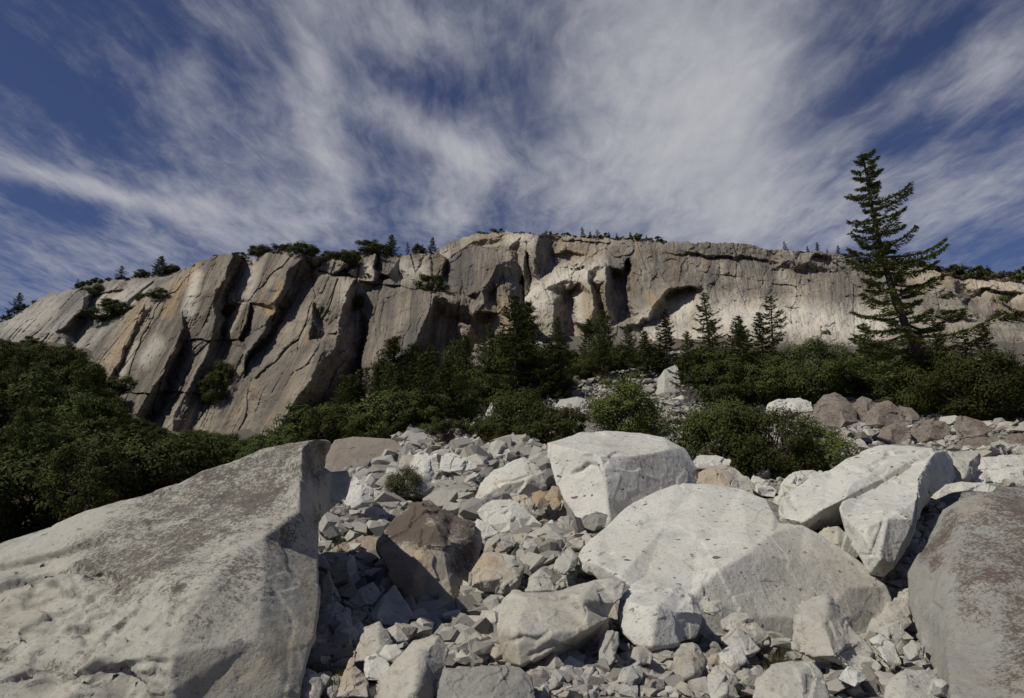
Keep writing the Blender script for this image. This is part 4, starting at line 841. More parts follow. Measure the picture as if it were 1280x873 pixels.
B('pale block right of the pale pointed boulder', [(1092, 792), (1100, 778), (1124, 776), (1132, 792), (1120, 808), (1104, 798)], 9.0, M_TALUS)
B('dark grey cube of rock by the lichened boulder', [(1128, 810), (1140, 800), (1156, 808), (1154, 824), (1136, 826)], 8.0, M_GREY)
B('flat pale fragment at the bottom right', [(1048, 850), (1060, 834), (1078, 838), (1086, 850), (1068, 860)], 7.2, M_WHITE)
B('broad grey rock at the bottom edge left of the lichened boulder', [(1106, 872), (1112, 848), (1130, 834), (1158, 836), (1174, 856), (1172, 885), (1110, 885)], 7.0, M_GREY)
B('brown-capped rock low at the bottom left beside the dry grass', [(366, 872), (374, 846), (384, 836), (396, 842), (402, 858), (398, 880)], 7.2, M_TALUS)
# upper right field of brown lichened boulders
for lab, pts, Y in [
  ('round brown boulder in the upper right rock field below the fir', [(1081, 532), (1084, 515), (1094, 504), (1110, 501), (1124, 510), (1132, 526), (1116, 534), (1098, 536)], 40),
  ('flat brown boulder below the round brown boulder', [(1096, 546), (1104, 534), (1120, 528), (1138, 536), (1140, 548), (1120, 556)], 37),
  ('long brown boulder sloping to the right in the rock field', [(1132, 548), (1142, 532), (1160, 525), (1182, 528), (1190, 538), (1176, 550), (1150, 554)], 38),
  ('pointed brown boulder near the right edge of the rock field', [(1190, 534), (1196, 522), (1206, 519), (1226, 526), (1240, 538), (1232, 548), (1208, 548)], 37),
  ('wide flat brown boulder nearest the white slabs', [(1194, 560), (1204, 550), (1224, 546), (1250, 548), (1262, 560), (1240, 566), (1212, 566)], 33),
  ('brown boulder at the far right edge of the rock field', [(1250, 560), (1258, 546), (1276, 542), (1300, 548), (1310, 562), (1280, 570)], 33),
  ('brown boulder with a white left face below the dead branches', [(1016, 522), (1018, 506), (1030, 494), (1042, 491), (1058, 498), (1070, 512), (1072, 528), (1050, 536), (1030, 532)], 44),
  ('brown boulder tucked right of the white-faced one', [(1064, 520), (1067, 504), (1078, 496), (1090, 500), (1092, 518), (1080, 528)], 45),
  ('low brown boulder behind the round brown boulder', [(1118, 516), (1124, 508), (1140, 510), (1152, 524), (1140, 530), (1128, 526)], 43)]:
    B(lab, pts, Y, M_BROWN, chips=.6, lichen=[([(pts[0][0]+10, pts[0][1]-12), (pts[0][0]+40, pts[0][1]-10)], 30, .5)])
for lab, pts, Y in [
  ('bright white flat rock left of the white-faced brown boulder', [(956, 516), (960, 506), (976, 499), (1000, 498), (1014, 502), (1016, 514), (990, 520), (966, 520)], 46),
  ('tall pale boulder standing in the chute between the shrubs', [(820, 494), (822, 474), (830, 462), (846, 456), (850, 470), (850, 490), (836, 498)], 82),
  ('white rock below the tall pale boulder', [(830, 512), (836, 500), (852, 494), (868, 500), (866, 514), (850, 520)], 70),
  ('white rock low in the chute beside the shrub', [(824, 544), (832, 534), (850, 530), (856, 540), (846, 552), (830, 550)], 52),
  ('white cube of rock showing between two conifers', [(660, 486), (664, 480), (672, 478), (678, 484), (676, 490), (666, 490)], 92),
  ('pale grey block below the middle conifers', [(588, 522), (596, 508), (606, 503), (610, 518), (602, 526)], 74),
  ('white block right of the pale grey block', [(606, 520), (614, 504), (626, 500), (634, 508), (624, 522)], 72),
  ('dark flat-topped rock beside the round shrub', [(688, 514), (700, 500), (722, 496), (736, 500), (738, 510), (724, 520), (704, 518)], 78),
  ('pale rock showing high among the left conifers', [(665, 438), (670, 426), (678, 428), (680, 440), (672, 446)], 130),
  ('rough grey rock in the shade at the foot of the buttress', [(572, 468), (578, 450), (588, 444), (594, 430), (604, 432), (608, 446), (604, 462), (590, 474)], 152),
  ('leaning pale flake standing at the foot of the buttress', [(346, 552), (352, 540), (368, 524), (374, 526), (372, 545), (360, 556)], 120),
  ('bright rock by the brown slab', [(560, 548), (572, 540), (584, 543), (580, 552), (568, 554)], 52),
  ('grey leaning rock under the dark pine', [(526, 536), (532, 524), (540, 528), (536, 540)], 74)]:
    B(lab, pts, Y, M_WHITE if 'white' in lab or 'bright' in lab else (M_BROWN if 'shade' in lab else M_GREY), chips=.7)  # pale rock at the buttress foot: its shade is put into the brown material

B('grey broken rock filling the notch at the right end of the broad white boulder', [(1078, 800), (1090, 772), (1110, 752), (1134, 754), (1142, 778), (1124, 798), (1098, 806)], 11.2, M_GREY)
B('small pale rock lodged between the broad white boulder and the lichened boulder', [(1116, 752), (1124, 736), (1140, 734), (1148, 748), (1136, 760)], 12.6)

# ------------------------------------------------------------------ loose rocks: about 250 single rocks, the finer rubble as one mass
def base_rock(seed, voxel=.05):
    r = random.Random(seed); bm = bmesh.new()
    k = Vector((1, r.uniform(.6, .95), r.uniform(.45, .85)))
    for i in range(r.randint(9, 15)):
        v = Vector((r.gauss(0, 1), r.gauss(0, 1), r.gauss(0, 1))).normalized()*r.uniform(.42, .55)
        bm.verts.new(Vector((v.x*k.x, v.y*k.y, v.z*k.z)))
    ch = bmesh.ops.convex_hull(bm, input=bm.verts)
    bmesh.ops.delete(bm, geom=[g for g in ch['geom_interior'] if isinstance(g, bmesh.types.BMVert)], context='VERTS')
    bmesh.ops.recalc_face_normals(bm, faces=bm.faces)
    me = bpy.data.meshes.new('t'); bm.to_mesh(me); bm.free()
    me = remesh(me, voxel, 1); finish_rock(me, .05, 2.2, seed, 1.); me.name = 'loose_rock'; return me
ROCKS = [base_rock(500+i, .02) for i in range(16)]
def hidden(px, py, Y):
    r = np.zeros(np.shape(px), bool)
    for poly, ymin in HERO_POLY: r |= in_poly(px, py, poly) & (Y > ymin+.25)
    return r
def sample(poly, n):
    a = np.array(poly); out = np.zeros((0, 2))
    while len(out) < n:
        q = rng.uniform(a.min(0), a.max(0), (n*2, 2)); out = np.concatenate([out, q[in_poly(q[:, 0], q[:, 1], poly)]])
    return out[:n]
AREAS = [
 ('loose broken rock in the sunlit rubble between the wing-shaped boulder and the broad white boulder', 'loose rocks of the middle rubble', [(500, 765), (560, 740), (600, 760), (620, 800), (600, 840), (540, 800)], 34, (.12, .42), None),
 ('loose broken rock on the talus above the brown-crusted boulder', 'loose rocks of the upper talus', [(415, 660), (440, 600), (470, 575), (540, 550), (610, 555), (690, 580), (690, 610), (600, 600), (560, 640), (480, 640)], 66, (.3, .95), None),
 ('loose broken rock in the cleft left of the broad white boulder', 'loose rocks of the cleft', [(600, 690), (660, 640), (700, 600), (725, 670), (720, 730), (660, 725)], 34, (.16, .5), None),
 ('loose dark rock lying in the shaded gap right of the wing-shaped boulder', 'loose rocks in the shaded gap', [(396, 850), (400, 700), (470, 690), (490, 740), (430, 840)], 30, (.14, .5), None),
 ('loose broken rock at the bottom edge in front of the broad white boulder', 'loose rocks along the bottom edge', [(660, 850), (760, 800), (880, 780), (1000, 800), (1130, 770), (1170, 873), (660, 873)], 56, (.09, .30), None),
 ('loose pale rock in the upper right rock field behind the white slabs', 'loose rocks of the right rock field', [(930, 600), (950, 520), (1070, 545), (1280, 530), (1300, 590), (1220, 575), (1100, 555), (1000, 585)], 40, (.4, 1.2), None),
 ('loose pale rock in the chute between the conifers and the shrubs', 'loose rocks of the chute', [(560, 560), (600, 525), (690, 505), (760, 475), (830, 470), (870, 500), (860, 560), (800, 480), (700, 520), (620, 540)], 30, (.5, 1.6), None)]
rq = 0
for lab, grp, poly, n, (s0, s1), _ in AREAS:
    q = sample(poly, n*4); p, ok = ground_hit(q[:, 0], q[:, 1]); hd = hidden(q[:, 0], q[:, 1], p[:, 1]); k = 0
    placed = []
    for i in np.where(ok & ~hd)[0]:
        if k >= n: break
        s = s0+(s1-s0)*rng.random()**1.4
        if any((p[i, 0]-a)**2+(p[i, 1]-b)**2 < ((s+c)*.36)**2 for a, b, c in placed): continue
        placed.append((p[i, 0], p[i, 1], s)); k += 1; rq += 1
        o = bpy.data.objects.new('rock', ROCKS[int(rng.integers(len(ROCKS)))]); COL.objects.link(o)
        if not o.data.materials: o.data.materials.append(M_TALUS)
        sx = s*1.15
        o.scale = (sx, sx*rng.uniform(.8, 1.1), sx*rng.uniform(.8, 1.1)); o.rotation_euler = (rng.uniform(-.5, .5), rng.uniform(-.5, .5), rng.uniform(0, 6.28))
        o.location = (p[i, 0], p[i, 1], p[i, 2]+s*.14)
        tag(o, lab, 'rock', grp)
def rubble():
    bases = []
    for sd in range(10):
        r = random.Random(900+sd); bm = bmesh.new(); k = (1, r.uniform(.6, 1), r.uniform(.5, .9))
        for i in range(11):
            v = Vector((r.gauss(0, 1), r.gauss(0, 1), r.gauss(0, 1))).normalized()*r.uniform(.4, .56); bm.verts.new((v.x*k[0], v.y*k[1], v.z*k[2]))
        ch = bmesh.ops.convex_hull(bm, input=bm.verts)
        bmesh.ops.delete(bm, geom=[g for g in ch['geom_interior'] if isinstance(g, bmesh.types.BMVert)], context='VERTS')
        bmesh.ops.triangulate(bm, faces=bm.faces); bmesh.ops.recalc_face_normals(bm, faces=bm.faces)
        bm.verts.index_update(); bases.append((np.array([v.co[:] for v in bm.verts]), np.array([[v.index for v in f.verts] for f in bm.faces]))); bm.free()
    VV = []; FF = []; o = 0; TT = []
    zones = [([(385, 873), (395, 690), (430, 570), (520, 540), (620, 545), (700, 570), (740, 690), (760, 740), (700, 873)], 9500, 5, 42), ([(440, 873), (520, 840), (660, 800), (760, 760), (880, 750), (1000, 790), (1110, 740), (1190, 780), (1190, 873)], 7500, 5, 34),
             ([(880, 620), (950, 510), (1080, 535), (1300, 520), (1300, 620), (1200, 600), (1090, 560), (980, 620)], 2400, 5, 24), ([(540, 560), (600, 520), (690, 500), (760, 470), (850, 440), (880, 500), (870, 570), (780, 500), (690, 545)], 2800, 3.5, 16),
             ([(410, 600), (430, 565), (560, 535), (650, 540), (690, 575), (640, 600), (560, 620), (450, 640)], 4200, 4, 24), ([(1020, 700), (1060, 660), (1180, 620), (1180, 740), (1110, 760)], 1500, 5, 22)]
    zones += [(zones[0][0], 6500, 2.2, 6), (zones[1][0], 6500, 2.5, 7)]
    for poly, n, a, b in zones:
        q = sample(poly, n); p, ok = ground_hit(q[:, 0], q[:, 1]); ok &= ~hidden(q[:, 0], q[:, 1], p[:, 1])
        p = p[ok]; s = (a+(b-a)*rng.random(len(p))**3.6)*p[:, 1]/F
        for i in range(len(p)):
            bv, bf = bases[int(rng.integers(10))]
            A = Matrix.Rotation(rng.uniform(0, 6.28), 3, 'Z') @ Matrix.Rotation(rng.uniform(-.8, .8), 3, 'X')
            v = bv*s[i]*np.array([1.2, 1, 1])@np.array(A).T+p[i]+np.array([0, 0, s[i]*rng.uniform(.0, .3)])
            VV.append(v); FF.append(bf+o); o += len(v)
    me = mesh_np('rubble', np.concatenate(VV), np.concatenate(FF), smooth=False)
    m, g, bs = new_mat('rubble_granite')
    r = g.node('ShaderNodeNewGeometry').outputs['Random Per Island']; tc = g.node('ShaderNodeTexCoord').outputs['Object']
    c = g.mix(r, (.19, .175, .15), (.48, .455, .40)); c = g.mix(g.math('GREATER_THAN', g.math('FRACT', g.math('MULTIPLY', r, 13.7)), .86), c, (.37, .33, .265))
    n1 = g.noise(tc, 9, 5, .7); n2 = g.noise(tc, 45, 3, .7)
    c = g.mix(g.math('MULTIPLY', g.ss(n1, .45, .7), .5), c, (.16, .15, .14)); g.put(bs.inputs['Base Color'], c); g.put(bs.inputs['Normal'], g.bump(g.math('ADD', n1, g.math('MULTIPLY', n2, .5)), .8, .03))
    tag(link('rubble', me, m), 'fine pale granite rubble packed between the boulders', 'rubble', kind='stuff')
rubble()

# ------------------------------------------------------------------ trees and shrubs
def leaf_cards(c, out, size, aspect=.55, upbias=.25):
    n = len(c); nn = unit(out+rng.normal(0, .36, (n, 3))+np.array([0, 0, upbias])); a = unit(np.cross(nn, rng.normal(0, 1, (n, 3)))); b = np.cross(nn, a)
    s = size*rng.uniform(.6, 1.35, (n, 1)); return cards(c, a*s, b*s*aspect)
def broadleaf(seed, nclump, per, leaf, flat=.8, wid=1., stems=4, gap=.0, low=-1.1, twig=True):
    """crown about 1 m in radius, base of the stems at the origin; returns trunk mesh, crown mesh, top height"""
    global rng; keep = rng; rng = np.random.default_rng(seed)
    zc = flat*.74
    C = unit(rng.normal(0, 1, (nclump, 3))); C[:, 2] = np.where(C[:, 2] < low, -C[:, 2], C[:, 2])
    rad = rng.uniform(.45, 1., nclump)**.6
    lump = 1+.22*vnoise(C*1.7+seed, seed)*1.6
    ctr = C*(rad*lump)[:, None]*np.array([wid, wid, flat])*.86
    cr = rng.uniform(.13, .30, nclump)
    keepm = rng.random(nclump) > gap; ctr = ctr[keepm]; cr = cr[keepm]; nclump = len(ctr)
    d = unit(rng.normal(0, 1, (nclump, per, 3))); d[..., 2] = np.abs(d[..., 2])*np.where(rng.random((nclump, per)) < .72, 1, -1)
    rr = rng.uniform(.55, 1.08, (nclump, per, 1)); stray = rng.random((nclump, per, 1)) < .07; rr = np.where(stray, rr*1.35, rr)
    pos = ctr[:, None]+d*rr*cr[:, None, None]*np.array([1.1, 1.1, .85])
    out = d*1.+unit(ctr)[:, None]*.35
    V, Fq = leaf_cards((pos+np.array([0, 0, zc])).reshape(-1, 3), out.reshape(-1, 3), leaf)
    crown = mesh_np('crown', V, Fq, smooth=False)
    paths = []
    st = []
    for k in range(stems):
        a = rng.uniform(0, 6.28); top = np.array([math.cos(a)*.35*wid, math.sin(a)*.35*wid, zc+rng.uniform(-.15, .2)])
        t = np.linspace(0, 1, 6)[:, None]; b0 = np.array([math.cos(a)*.06, math.sin(a)*.06, -.12])
        pts = b0*(1-t)+top*t+np.concatenate([rng.normal(0, .03, (6, 2)), np.zeros((6, 1))], 1)*np.sin(t*3.1)
        paths.append((pts, np.linspace(.055, .022, 6))); st.append(pts)
    if twig:
        for c in ctr[::2]:
            s = st[int(rng.integers(stems))]; p0 = s[int(rng.integers(2, 6))]; p1 = c+np.array([0, 0, zc]); t = np.linspace(0, 1, 4)[:, None]
            paths.append((p0*(1-t)+p1*t+rng.normal(0, .02, (4, 3)), np.linspace(.02, .006, 4)))
    V, Fq = tubes(paths, 5); trunk = mesh_np('trunk', V, Fq)
    rng = keep
    return trunk, crown, zc+flat*.95
def conifer(seed, nl, spread, tuft, tw, per, h0=.1, droop=.15, power=.85, bunch=False, lean=None, prof=None, trunk_r=.016, jit=.25, limbr=.005, side=None):
    """conifer 1 m tall; limbs carry flat sprays (or bunches) of needle cards"""
    global rng; keep = rng; rng = np.random.default_rng(seed)
    lean = lean or (lambda h: np.array([.012*math.sin(h*5), .01*math.cos(h*4)-.01, h]))
    hs = np.linspace(-.03, 1, 24); tp = np.array([lean(h) for h in hs]); paths = [(tp, trunk_r*(1.05-np.clip(hs, 0, 1))**.9+.0012)]
    cc = []; uu = []; vv = []
    for i in range(nl):
        h = h0+(1-h0)*((i+rng.random())/nl)**.92; h = min(h, .985)
        az = i*2.39996+rng.uniform(-.6, .6)
        L = spread*(prof(h) if prof else (1-h)**power)*rng.uniform(1-jit*1.6, 1+jit)+.018
        if side: L *= side(az, h)
        dr = np.array([math.cos(az), math.sin(az), 0]); ns = 9; t = np.linspace(0, 1, ns)
        z = (.32*h-.05)*t*L-droop*L*np.sin(t*2.4)+.16*L*t**3
        pts = lean(h)+dr*(t*L)[:, None]; pts[:, 2] += z; pts[:, :2] += rng.normal(0, .008*L/spread, 2)*t[:, None]
        paths.append((pts, np.linspace(limbr*(.4+L/spread*.8), limbr*.2, ns)))
        nt = max(4, int(per*L/spread)); tt = rng.uniform(.12 if h > .5 else .28, 1.02, nt); base = np.stack([np.interp(tt, t, pts[:, k]) for k in range(3)], -1)
        sd = np.cross(dr, [0, 0, 1.]); sgn = rng.choice([-1, 1], nt)
        off = rng.uniform(.0, 1, nt)*L*.34*(1.12-tt)+tuft*.3
        if bunch: c = base+rng.normal(0, 1, (nt, 3))*np.array([.05, .05, .035])*(.35+L/spread)*spread*2.2
        else: c = base+sd*(sgn*off)[:, None]+dr*(off*.45)[:, None]; c[:, 2] -= off*.22*rng.uniform(.2, 1.4, nt); c += rng.normal(0, tuft*.22, (nt, 3))
        ax = unit(sd*sgn[:, None]*.8+dr*.7+rng.normal(0, .35, (nt, 3))) if not bunch else unit(rng.normal(0, 1, (nt, 3))+np.array([0, 0, .5]))
        nrm = unit(np.array([0, 0, 1.])+rng.normal(0, .45, (nt, 3))); b = unit(np.cross(nrm, ax))
        s = rng.uniform(.6, 1.3, (nt, 1)); cc.append(c); uu.append(ax*tuft*s); vv.append(b*tw*s)
    # leader tufts
    n = 24; h = rng.uniform(.9, 1.01, n); c = np.array([lean(x) for x in h])+rng.normal(0, .006, (n, 3)); cc.append(c); a = unit(rng.normal(0, 1, (n, 3))+np.array([0, 0, .8])); uu.append(a*tuft*.7); vv.append(unit(np.cross(a, rng.normal(0, 1, (n, 3))))*tw*.7)
    V, Fq = cards(np.concatenate(cc), np.concatenate(uu), np.concatenate(vv)); crown = mesh_np('crown', V, Fq, smooth=False)
    V, Fq = tubes(paths, 5); trunk = mesh_np('trunk', V, Fq); rng = keep
    return trunk, crown, 1.
def bare(seed, n=60, wid=.8):
    global rng; keep = rng; rng = np.random.default_rng(seed); paths = []
    def grow(p, d, L, r, lev):
        t = np.linspace(0, 1, 5)[:, None]; q = p+d*L*t+np.cumsum(rng.normal(0, .035*L, (5, 3)), 0)*(t > 0); paths.append((q, np.linspace(r, r*.55, 5)))
        if lev == 0: return
        for k in range(4 if lev > 1 else 3):
            i = int(rng.integers(2, 5)); grow(q[i], unit(d+rng.normal(0, .5, 3)*np.array([wid, wid, .6])), L*rng.uniform(.45, .75), r*.5, lev-1)
    for k in range(6): grow(np.array([rng.normal(0, .06), rng.normal(0, .06), -.05]), unit(np.array([rng.normal(0, .4*wid), rng.normal(0, .4*wid), 1])), .5, .016, 3)
    V, Fq = tubes(paths, 4); rng = keep; return mesh_np('branches', V, Fq)
def set_mat(me, m):
    if not me.materials: me.materials.append(m)
    return me
KIND = {}
def kind(name, t, leafm, barkm=M_BARK): KIND[name] = (set_mat(t[0], barkm), set_mat(t[1], leafm), t[2])
for i in range(5): kind('oak%d' % i, broadleaf(60+i, 60, 190, .040, flat=.72+.08*(i % 3), wid=1), L_OAK)
for i in range(3): kind('low%d' % i, broadleaf(70+i, 44, 150, .048, flat=.6, wid=1.15, stems=5), L_OAK)
for i in range(3): kind('tall%d' % i, broadleaf(160+i, 64, 190, .038, flat=1.1, wid=.9), L_OAK)
kind('fine0', broadleaf(80, 120, 230, .026, flat=.68, wid=1.05, stems=6), L_OAK)
kind('fine1', broadleaf(81, 110, 230, .027, flat=.82, stems=5), L_OAK)
kind('fine2', broadleaf(82, 90, 200, .030, flat=.8, wid=.95, stems=5, gap=.15), L_BRIGHT)
kind('fine3', broadleaf(83, 90, 190, .030, flat=.75, stems=6, gap=.1), L_SAGE)
for i in range(4): kind('conifer%d' % i, conifer(90+i, 84, [.30, .25, .33, .27][i], .022, .0075, 130, h0=.06, power=.75, jit=.4), L_PINE)
for i in range(3): kind('pine%d' % i, conifer(100+i, 50, [.22, .26, .2][i], .020, .006, 210, h0=[.28, .2, .35][i], power=.45, bunch=True, droop=.0, jit=.4), L_PINE)
kind('openfir0', conifer(110, 54, .17, .020, .0065, 90, h0=.2, power=.6, jit=.5), L_PINE)
kind('openfir1', conifer(111, 62, .26, .020, .0065, 130, h0=.12, power=.6, jit=.55), L_PINE)
for i in range(3): kind('far%d' % i, conifer(115+i, 26, [.24, .3, .2][i], .07, .03, 16, h0=.1, power=.7, jit=.4, trunk_r=.02), L_PINE)
for i in range(3): kind('farbush%d' % i, broadleaf(120+i, 16, 40, .11, flat=.62, wid=1.1, stems=3), L_OAK)
BARE = [set_mat(bare(130+i), M_GREYWOOD) for i in range(2)]
def plant(k, name, label, cat, base, h, group=None, w=None, rz=None, tilt=0.):
    """base: ground point; h: height in metres; w: width factor"""
    tr, cr, top = KIND[k]; s = h/top; w = (w or 1.)*s
    root = bpy.data.objects.new(name, None); COL.objects.link(root); root.location = base; root.empty_display_size = .3
    root.rotation_euler = (0, tilt, rng.uniform(0, 6.28) if rz is None else rz); root.scale = (w, w, s)
    link('trunk', tr, parent=root); link('crown', cr, parent=root)
    return tag(root, label, cat, group)
def gbase(px, py): p, ok = ground_hit([px], [py]); return p[0]
def put(k, name, label, cat, base_px, base_py, top_py, wpx=None, Y=None, group=None, tilt=0., rz=None):
    b = gbase(base_px, base_py) if Y is None else P(base_px, base_py, Y)
    if Y is not None: b[2] = min(b[2], float(hgt(b[0], b[1])))
    h = P(base_px, top_py, b[1])[2]-b[2]
    tr, cr, top = KIND[k]; w = None
    if wpx:
        co_ = get_co(cr); half = np.percentile(np.hypot(co_[:, 0], co_[:, 1]), 97)
        w = (wpx/2/F*b[1])/(half*h/top)
    return plant(k, name, label, cat, b-np.array([0, 0, .05]), h, group, w, rz, tilt)
T = [ ('oak3', 'oak_tree', 'dark oak crowding the base of the leaning fir trunk', 'oak', 1196, 516, 452, 84), # kind, name, label, category, base px, base py, top py, width px
 ('pine0', 'pine_tree', 'open-crowned pine with a bare lower trunk at the foot of the buttress', 'pine', 489, 520, 421, 52),
 ('conifer0', 'conifer_tree', 'dense dark conifer immediately right of the open-crowned pine', 'conifer', 538, 520, 434, 46),
 ('pine1', 'pine_tree', 'thin pine with grey dead stems below the great central slab', 'pine', 428, 543, 470, 50),
 ('conifer1', 'conifer_tree', 'tall conifer standing against the right end of the buttress', 'conifer', 652, 470, 396, 40),
 ('conifer2', 'conifer_tree', 'broad dense conifer in the centre of the midground row', 'conifer', 704, 500, 414, 48),
 ('conifer3', 'conifer_tree', 'narrow conifer rising behind the broad dense conifer', 'conifer', 697, 460, 396, 30),
 ('conifer0', 'conifer_tree', 'conifer left of the pale chute, below the wall pillars', 'conifer', 754, 478, 421, 44),
 ('conifer2', 'conifer_tree', 'conifer directly below the dark arch of the far wall', 'conifer', 787, 474, 407, 44),
 ('conifer1', 'conifer_tree', 'small conifer below the central wall pillars', 'conifer', 738, 455, 398, 34),
 ('conifer3', 'conifer_tree', 'pointed conifer in front of the pale apron, tallest of its clump', 'conifer', 834, 470, 386, 42),
 ('conifer0', 'conifer_tree', 'wide conifer just right of the pointed tallest one, above the tall pale boulder', 'conifer', 862, 498, 414, 54),
 ('conifer1', 'conifer_tree', 'dim conifer just left of the pointed tallest one', 'conifer', 808, 470, 414, 44),
 ('openfir0', 'fir_tree', 'slender open fir with visible trunk before the pale apron', 'fir', 887, 450, 366, 40),
 ('conifer3', 'conifer_tree', 'grey-green conifer between the slender open fir and the ragged fir', 'conifer', 927, 470, 395, 46),
 ('openfir1', 'fir_tree', 'ragged layered fir with long uneven limbs left of the leaning fir', 'fir', 971, 465, 369, 62),
 ('fine0', 'oak_shrub', 'rounded dark green shrub above the brown streaked slab', 'shrub', 652, 556, 486, 92),
 ('fine2', 'leafy_shrub', 'loose mid-green shrub left of the chalk-white block', 'shrub', 782, 548, 478, 104),
 ('low0', 'oak_shrub', 'low shrub between the rounded shrub and the loose mid-green shrub', 'shrub', 712, 545, 510, 50),
 ('fine0', 'oak_shrub', 'big spreading dark shrub behind the yellowish rounded rock', 'shrub', 905, 602, 494, 134),
 ('fine1', 'oak_shrub', 'dark shrub adjoining the big spreading shrub on its right', 'shrub', 978, 598, 510, 104),
 ('fine2', 'leafy_shrub', 'bright yellow-green shrub at the right end of the big dark shrubs', 'shrub', 1028, 592, 528, 84),
 ('fine3', 'round_bush', 'small round olive bush alone on the talus above the brown-crusted boulder', 'bush', 506, 628, 583, 54),
 ('low1', 'small_bush', 'small bush behind the curled tip of the wing-shaped boulder', 'bush', 411, 590, 570, 18),
 ('fine1', 'oak_tree', 'wide dark oak spreading along the right edge above the brown boulders', 'oak', 1235, 528, 446, 128),
 ('fine0', 'oak_tree', 'dark oak left of the wide oak, under the leaning fir', 'oak', 1165, 512, 440, 110),
 ('fine1', 'oak_tree', 'broad oak behind the bright rocks, left of the dead branches', 'oak', 1015, 500, 428, 100),
 ('oak1', 'oak_tree', 'smaller oak between the ragged fir and the broad oak', 'oak', 955, 505, 448, 76),
 ('oak2', 'oak_tree', 'dark oak under the slender open fir', 'oak', 905, 510, 450, 74),
 ('oak3', 'oak_tree', 'oak at the foot of the leaning fir with dark limbs showing', 'oak', 1090, 490, 430, 70),
 ('low2', 'small_bush', 'single round bush alone on the pale apron of the wall', 'bush', 1032, 424, 413, 15)]
for k, nm, lab, ct, bx, by, ty, wp in T: put(k, nm, lab, ct, bx, by, ty, wp)
for i, (bx, by, ty, lab, kk) in enumerate([(1080, 498, 448, 'grey bare branches between the broad oak and the leaning fir', 0), (1115, 496, 452, 'tangle of bare grey stems under the leaning fir', 1), (1262, 470, 420, 'leafless brush high at the right edge below the yellow ledges', 0), (930, 480, 442, 'grey leafless stems below the grey-green conifer', 1), (860, 512, 478, 'bare twigs beside the tall pale boulder', 0), (455, 540, 505, 'bare grey brush under the thin pine', 1)]):
    b = gbase(bx, by); h = P(bx, ty, b[1])[2]-b[2]; o = link('bare_brush', BARE[kk], loc=b); o.scale = (h, h, h); o.rotation_euler = (0, 0, i*1.3); tag(o, lab, 'brush')
# the leaning fir
def fir_lean(h):
    return np.array([-.185*h-.035*math.sin(h*3.1), .02*math.sin(h*4), h])
def fir_prof(h):
    return float(np.interp(h, [.05, .2, .35, .5, .67, .85, .95, 1], [.9, 1., .86, .68, .50, .32, .15, .04]))
def fir_side(az, h): return 1.+.28*math.cos(az)*(1 if h > .4 else .3)
kind('leaning', conifer(201, 108, .178, .0095, .0028, 440, h0=.10, droop=.10, lean=fir_lean, prof=fir_prof, trunk_r=.018, jit=.5, limbr=.0045, side=fir_side), L_FIR)
put('leaning', 'fir_tree', 'tall dark fir leaning left, rising above the skyline at the right', 'fir', 1181, 512, 194, None, rz=0.)
# --- forest on the left hillside
edge_x = [-40, 0, 60, 95, 125, 118, 150, 200, 260, 330, 345]; 
def forest(poly, n, topline, kinds, hr, label, name, cat, group, sep=.55, ymin=0, jit=12):
    q = sample(poly, n*8); p, ok = ground_hit(q[:, 0], q[:, 1]); placed = []; c = 0
    for i in np.where(ok)[0]:
        if c >= n: break
        h = rng.uniform(*hr); b = p[i]
        if b[1] < ymin: continue
        h *= np.clip(.5+b[1]/170, .6, 1.15)
        X, Yy = PIX(b+np.array([0, 0, h])); 
        if Yy < np.interp(X, *topline)+rng.uniform(-.25, 1)*jit: continue
        r = h*.42
        if any((b[0]-a)**2+(b[1]-d)**2 < ((r+e)*sep)**2 for a, d, e in placed): continue
        placed.append((b[0], b[1], r)); c += 1
        plant(kinds[int(rng.integers(len(kinds)))], name, label, cat, b, h, group, rng.uniform(.85, 1.15))
    return c
tl = ([-60, 0, 60, 95, 115, 125, 145, 190, 260, 330, 350], [396, 408, 414, 412, 432, 465, 508, 528, 543, 552, 560])
nf = forest([(-60, 440), (0, 440), (60, 440), (100, 450), (128, 510), (150, 545), (200, 550), (335, 560), (300, 590), (250, 612), (150, 650), (-60, 720)], 210, tl, ['oak0', 'oak1', 'oak3', 'tall0', 'tall1', 'tall2', 'tall1'], (3.6, 8.8), 'dark green oak in the dense wood on the left hillside', 'oak_tree', 'oak', 'oaks of the left hillside wood', .80, 40, 14)
nf += forest([(-60, 450), (80, 470), (140, 545), (335, 565), (250, 600), (-60, 690)], 26, ([-60, 0, 60, 95, 115, 135, 190, 260, 330, 350], [400, 410, 420, 440, 480, 508, 515, 520, 530, 560]), ['pine1', 'pine0', 'conifer2', 'pine2'], (7, 10), 'pine standing among the oaks of the left hillside wood', 'pine_tree', 'pine', 'pines of the left hillside wood', .3, 45, 30)
nf += forest([(130, 548), (240, 578), (330, 604), (425, 590), (445, 550), (380, 548), (330, 564), (200, 560)], 60, ([90, 130, 180, 250, 300, 330, 370, 400, 450], [512, 522, 530, 538, 546, 550, 530, 500, 500]), ['oak0', 'oak2', 'oak3', 'low0', 'low1', 'oak4'], (2.8, 5.), 'dark green oak in the strip of wood at the foot of the buttress', 'oak_tree', 'oak', 'oaks at the foot of the buttress', .33, 62)
nf += forest([(395, 560), (420, 540), (470, 522), (560, 505), (590, 525), (540, 545), (460, 552)], 16, ([380, 420, 450, 500, 560, 620], [480, 462, 462, 440, 425, 420]), ['pine1', 'conifer1', 'conifer2', 'pine0', 'conifer0'], (7, 13), 'conifer in the shade under the buttress left of centre', 'conifer_tree', 'conifer', 'conifers under the buttress', .42, 50, 40)
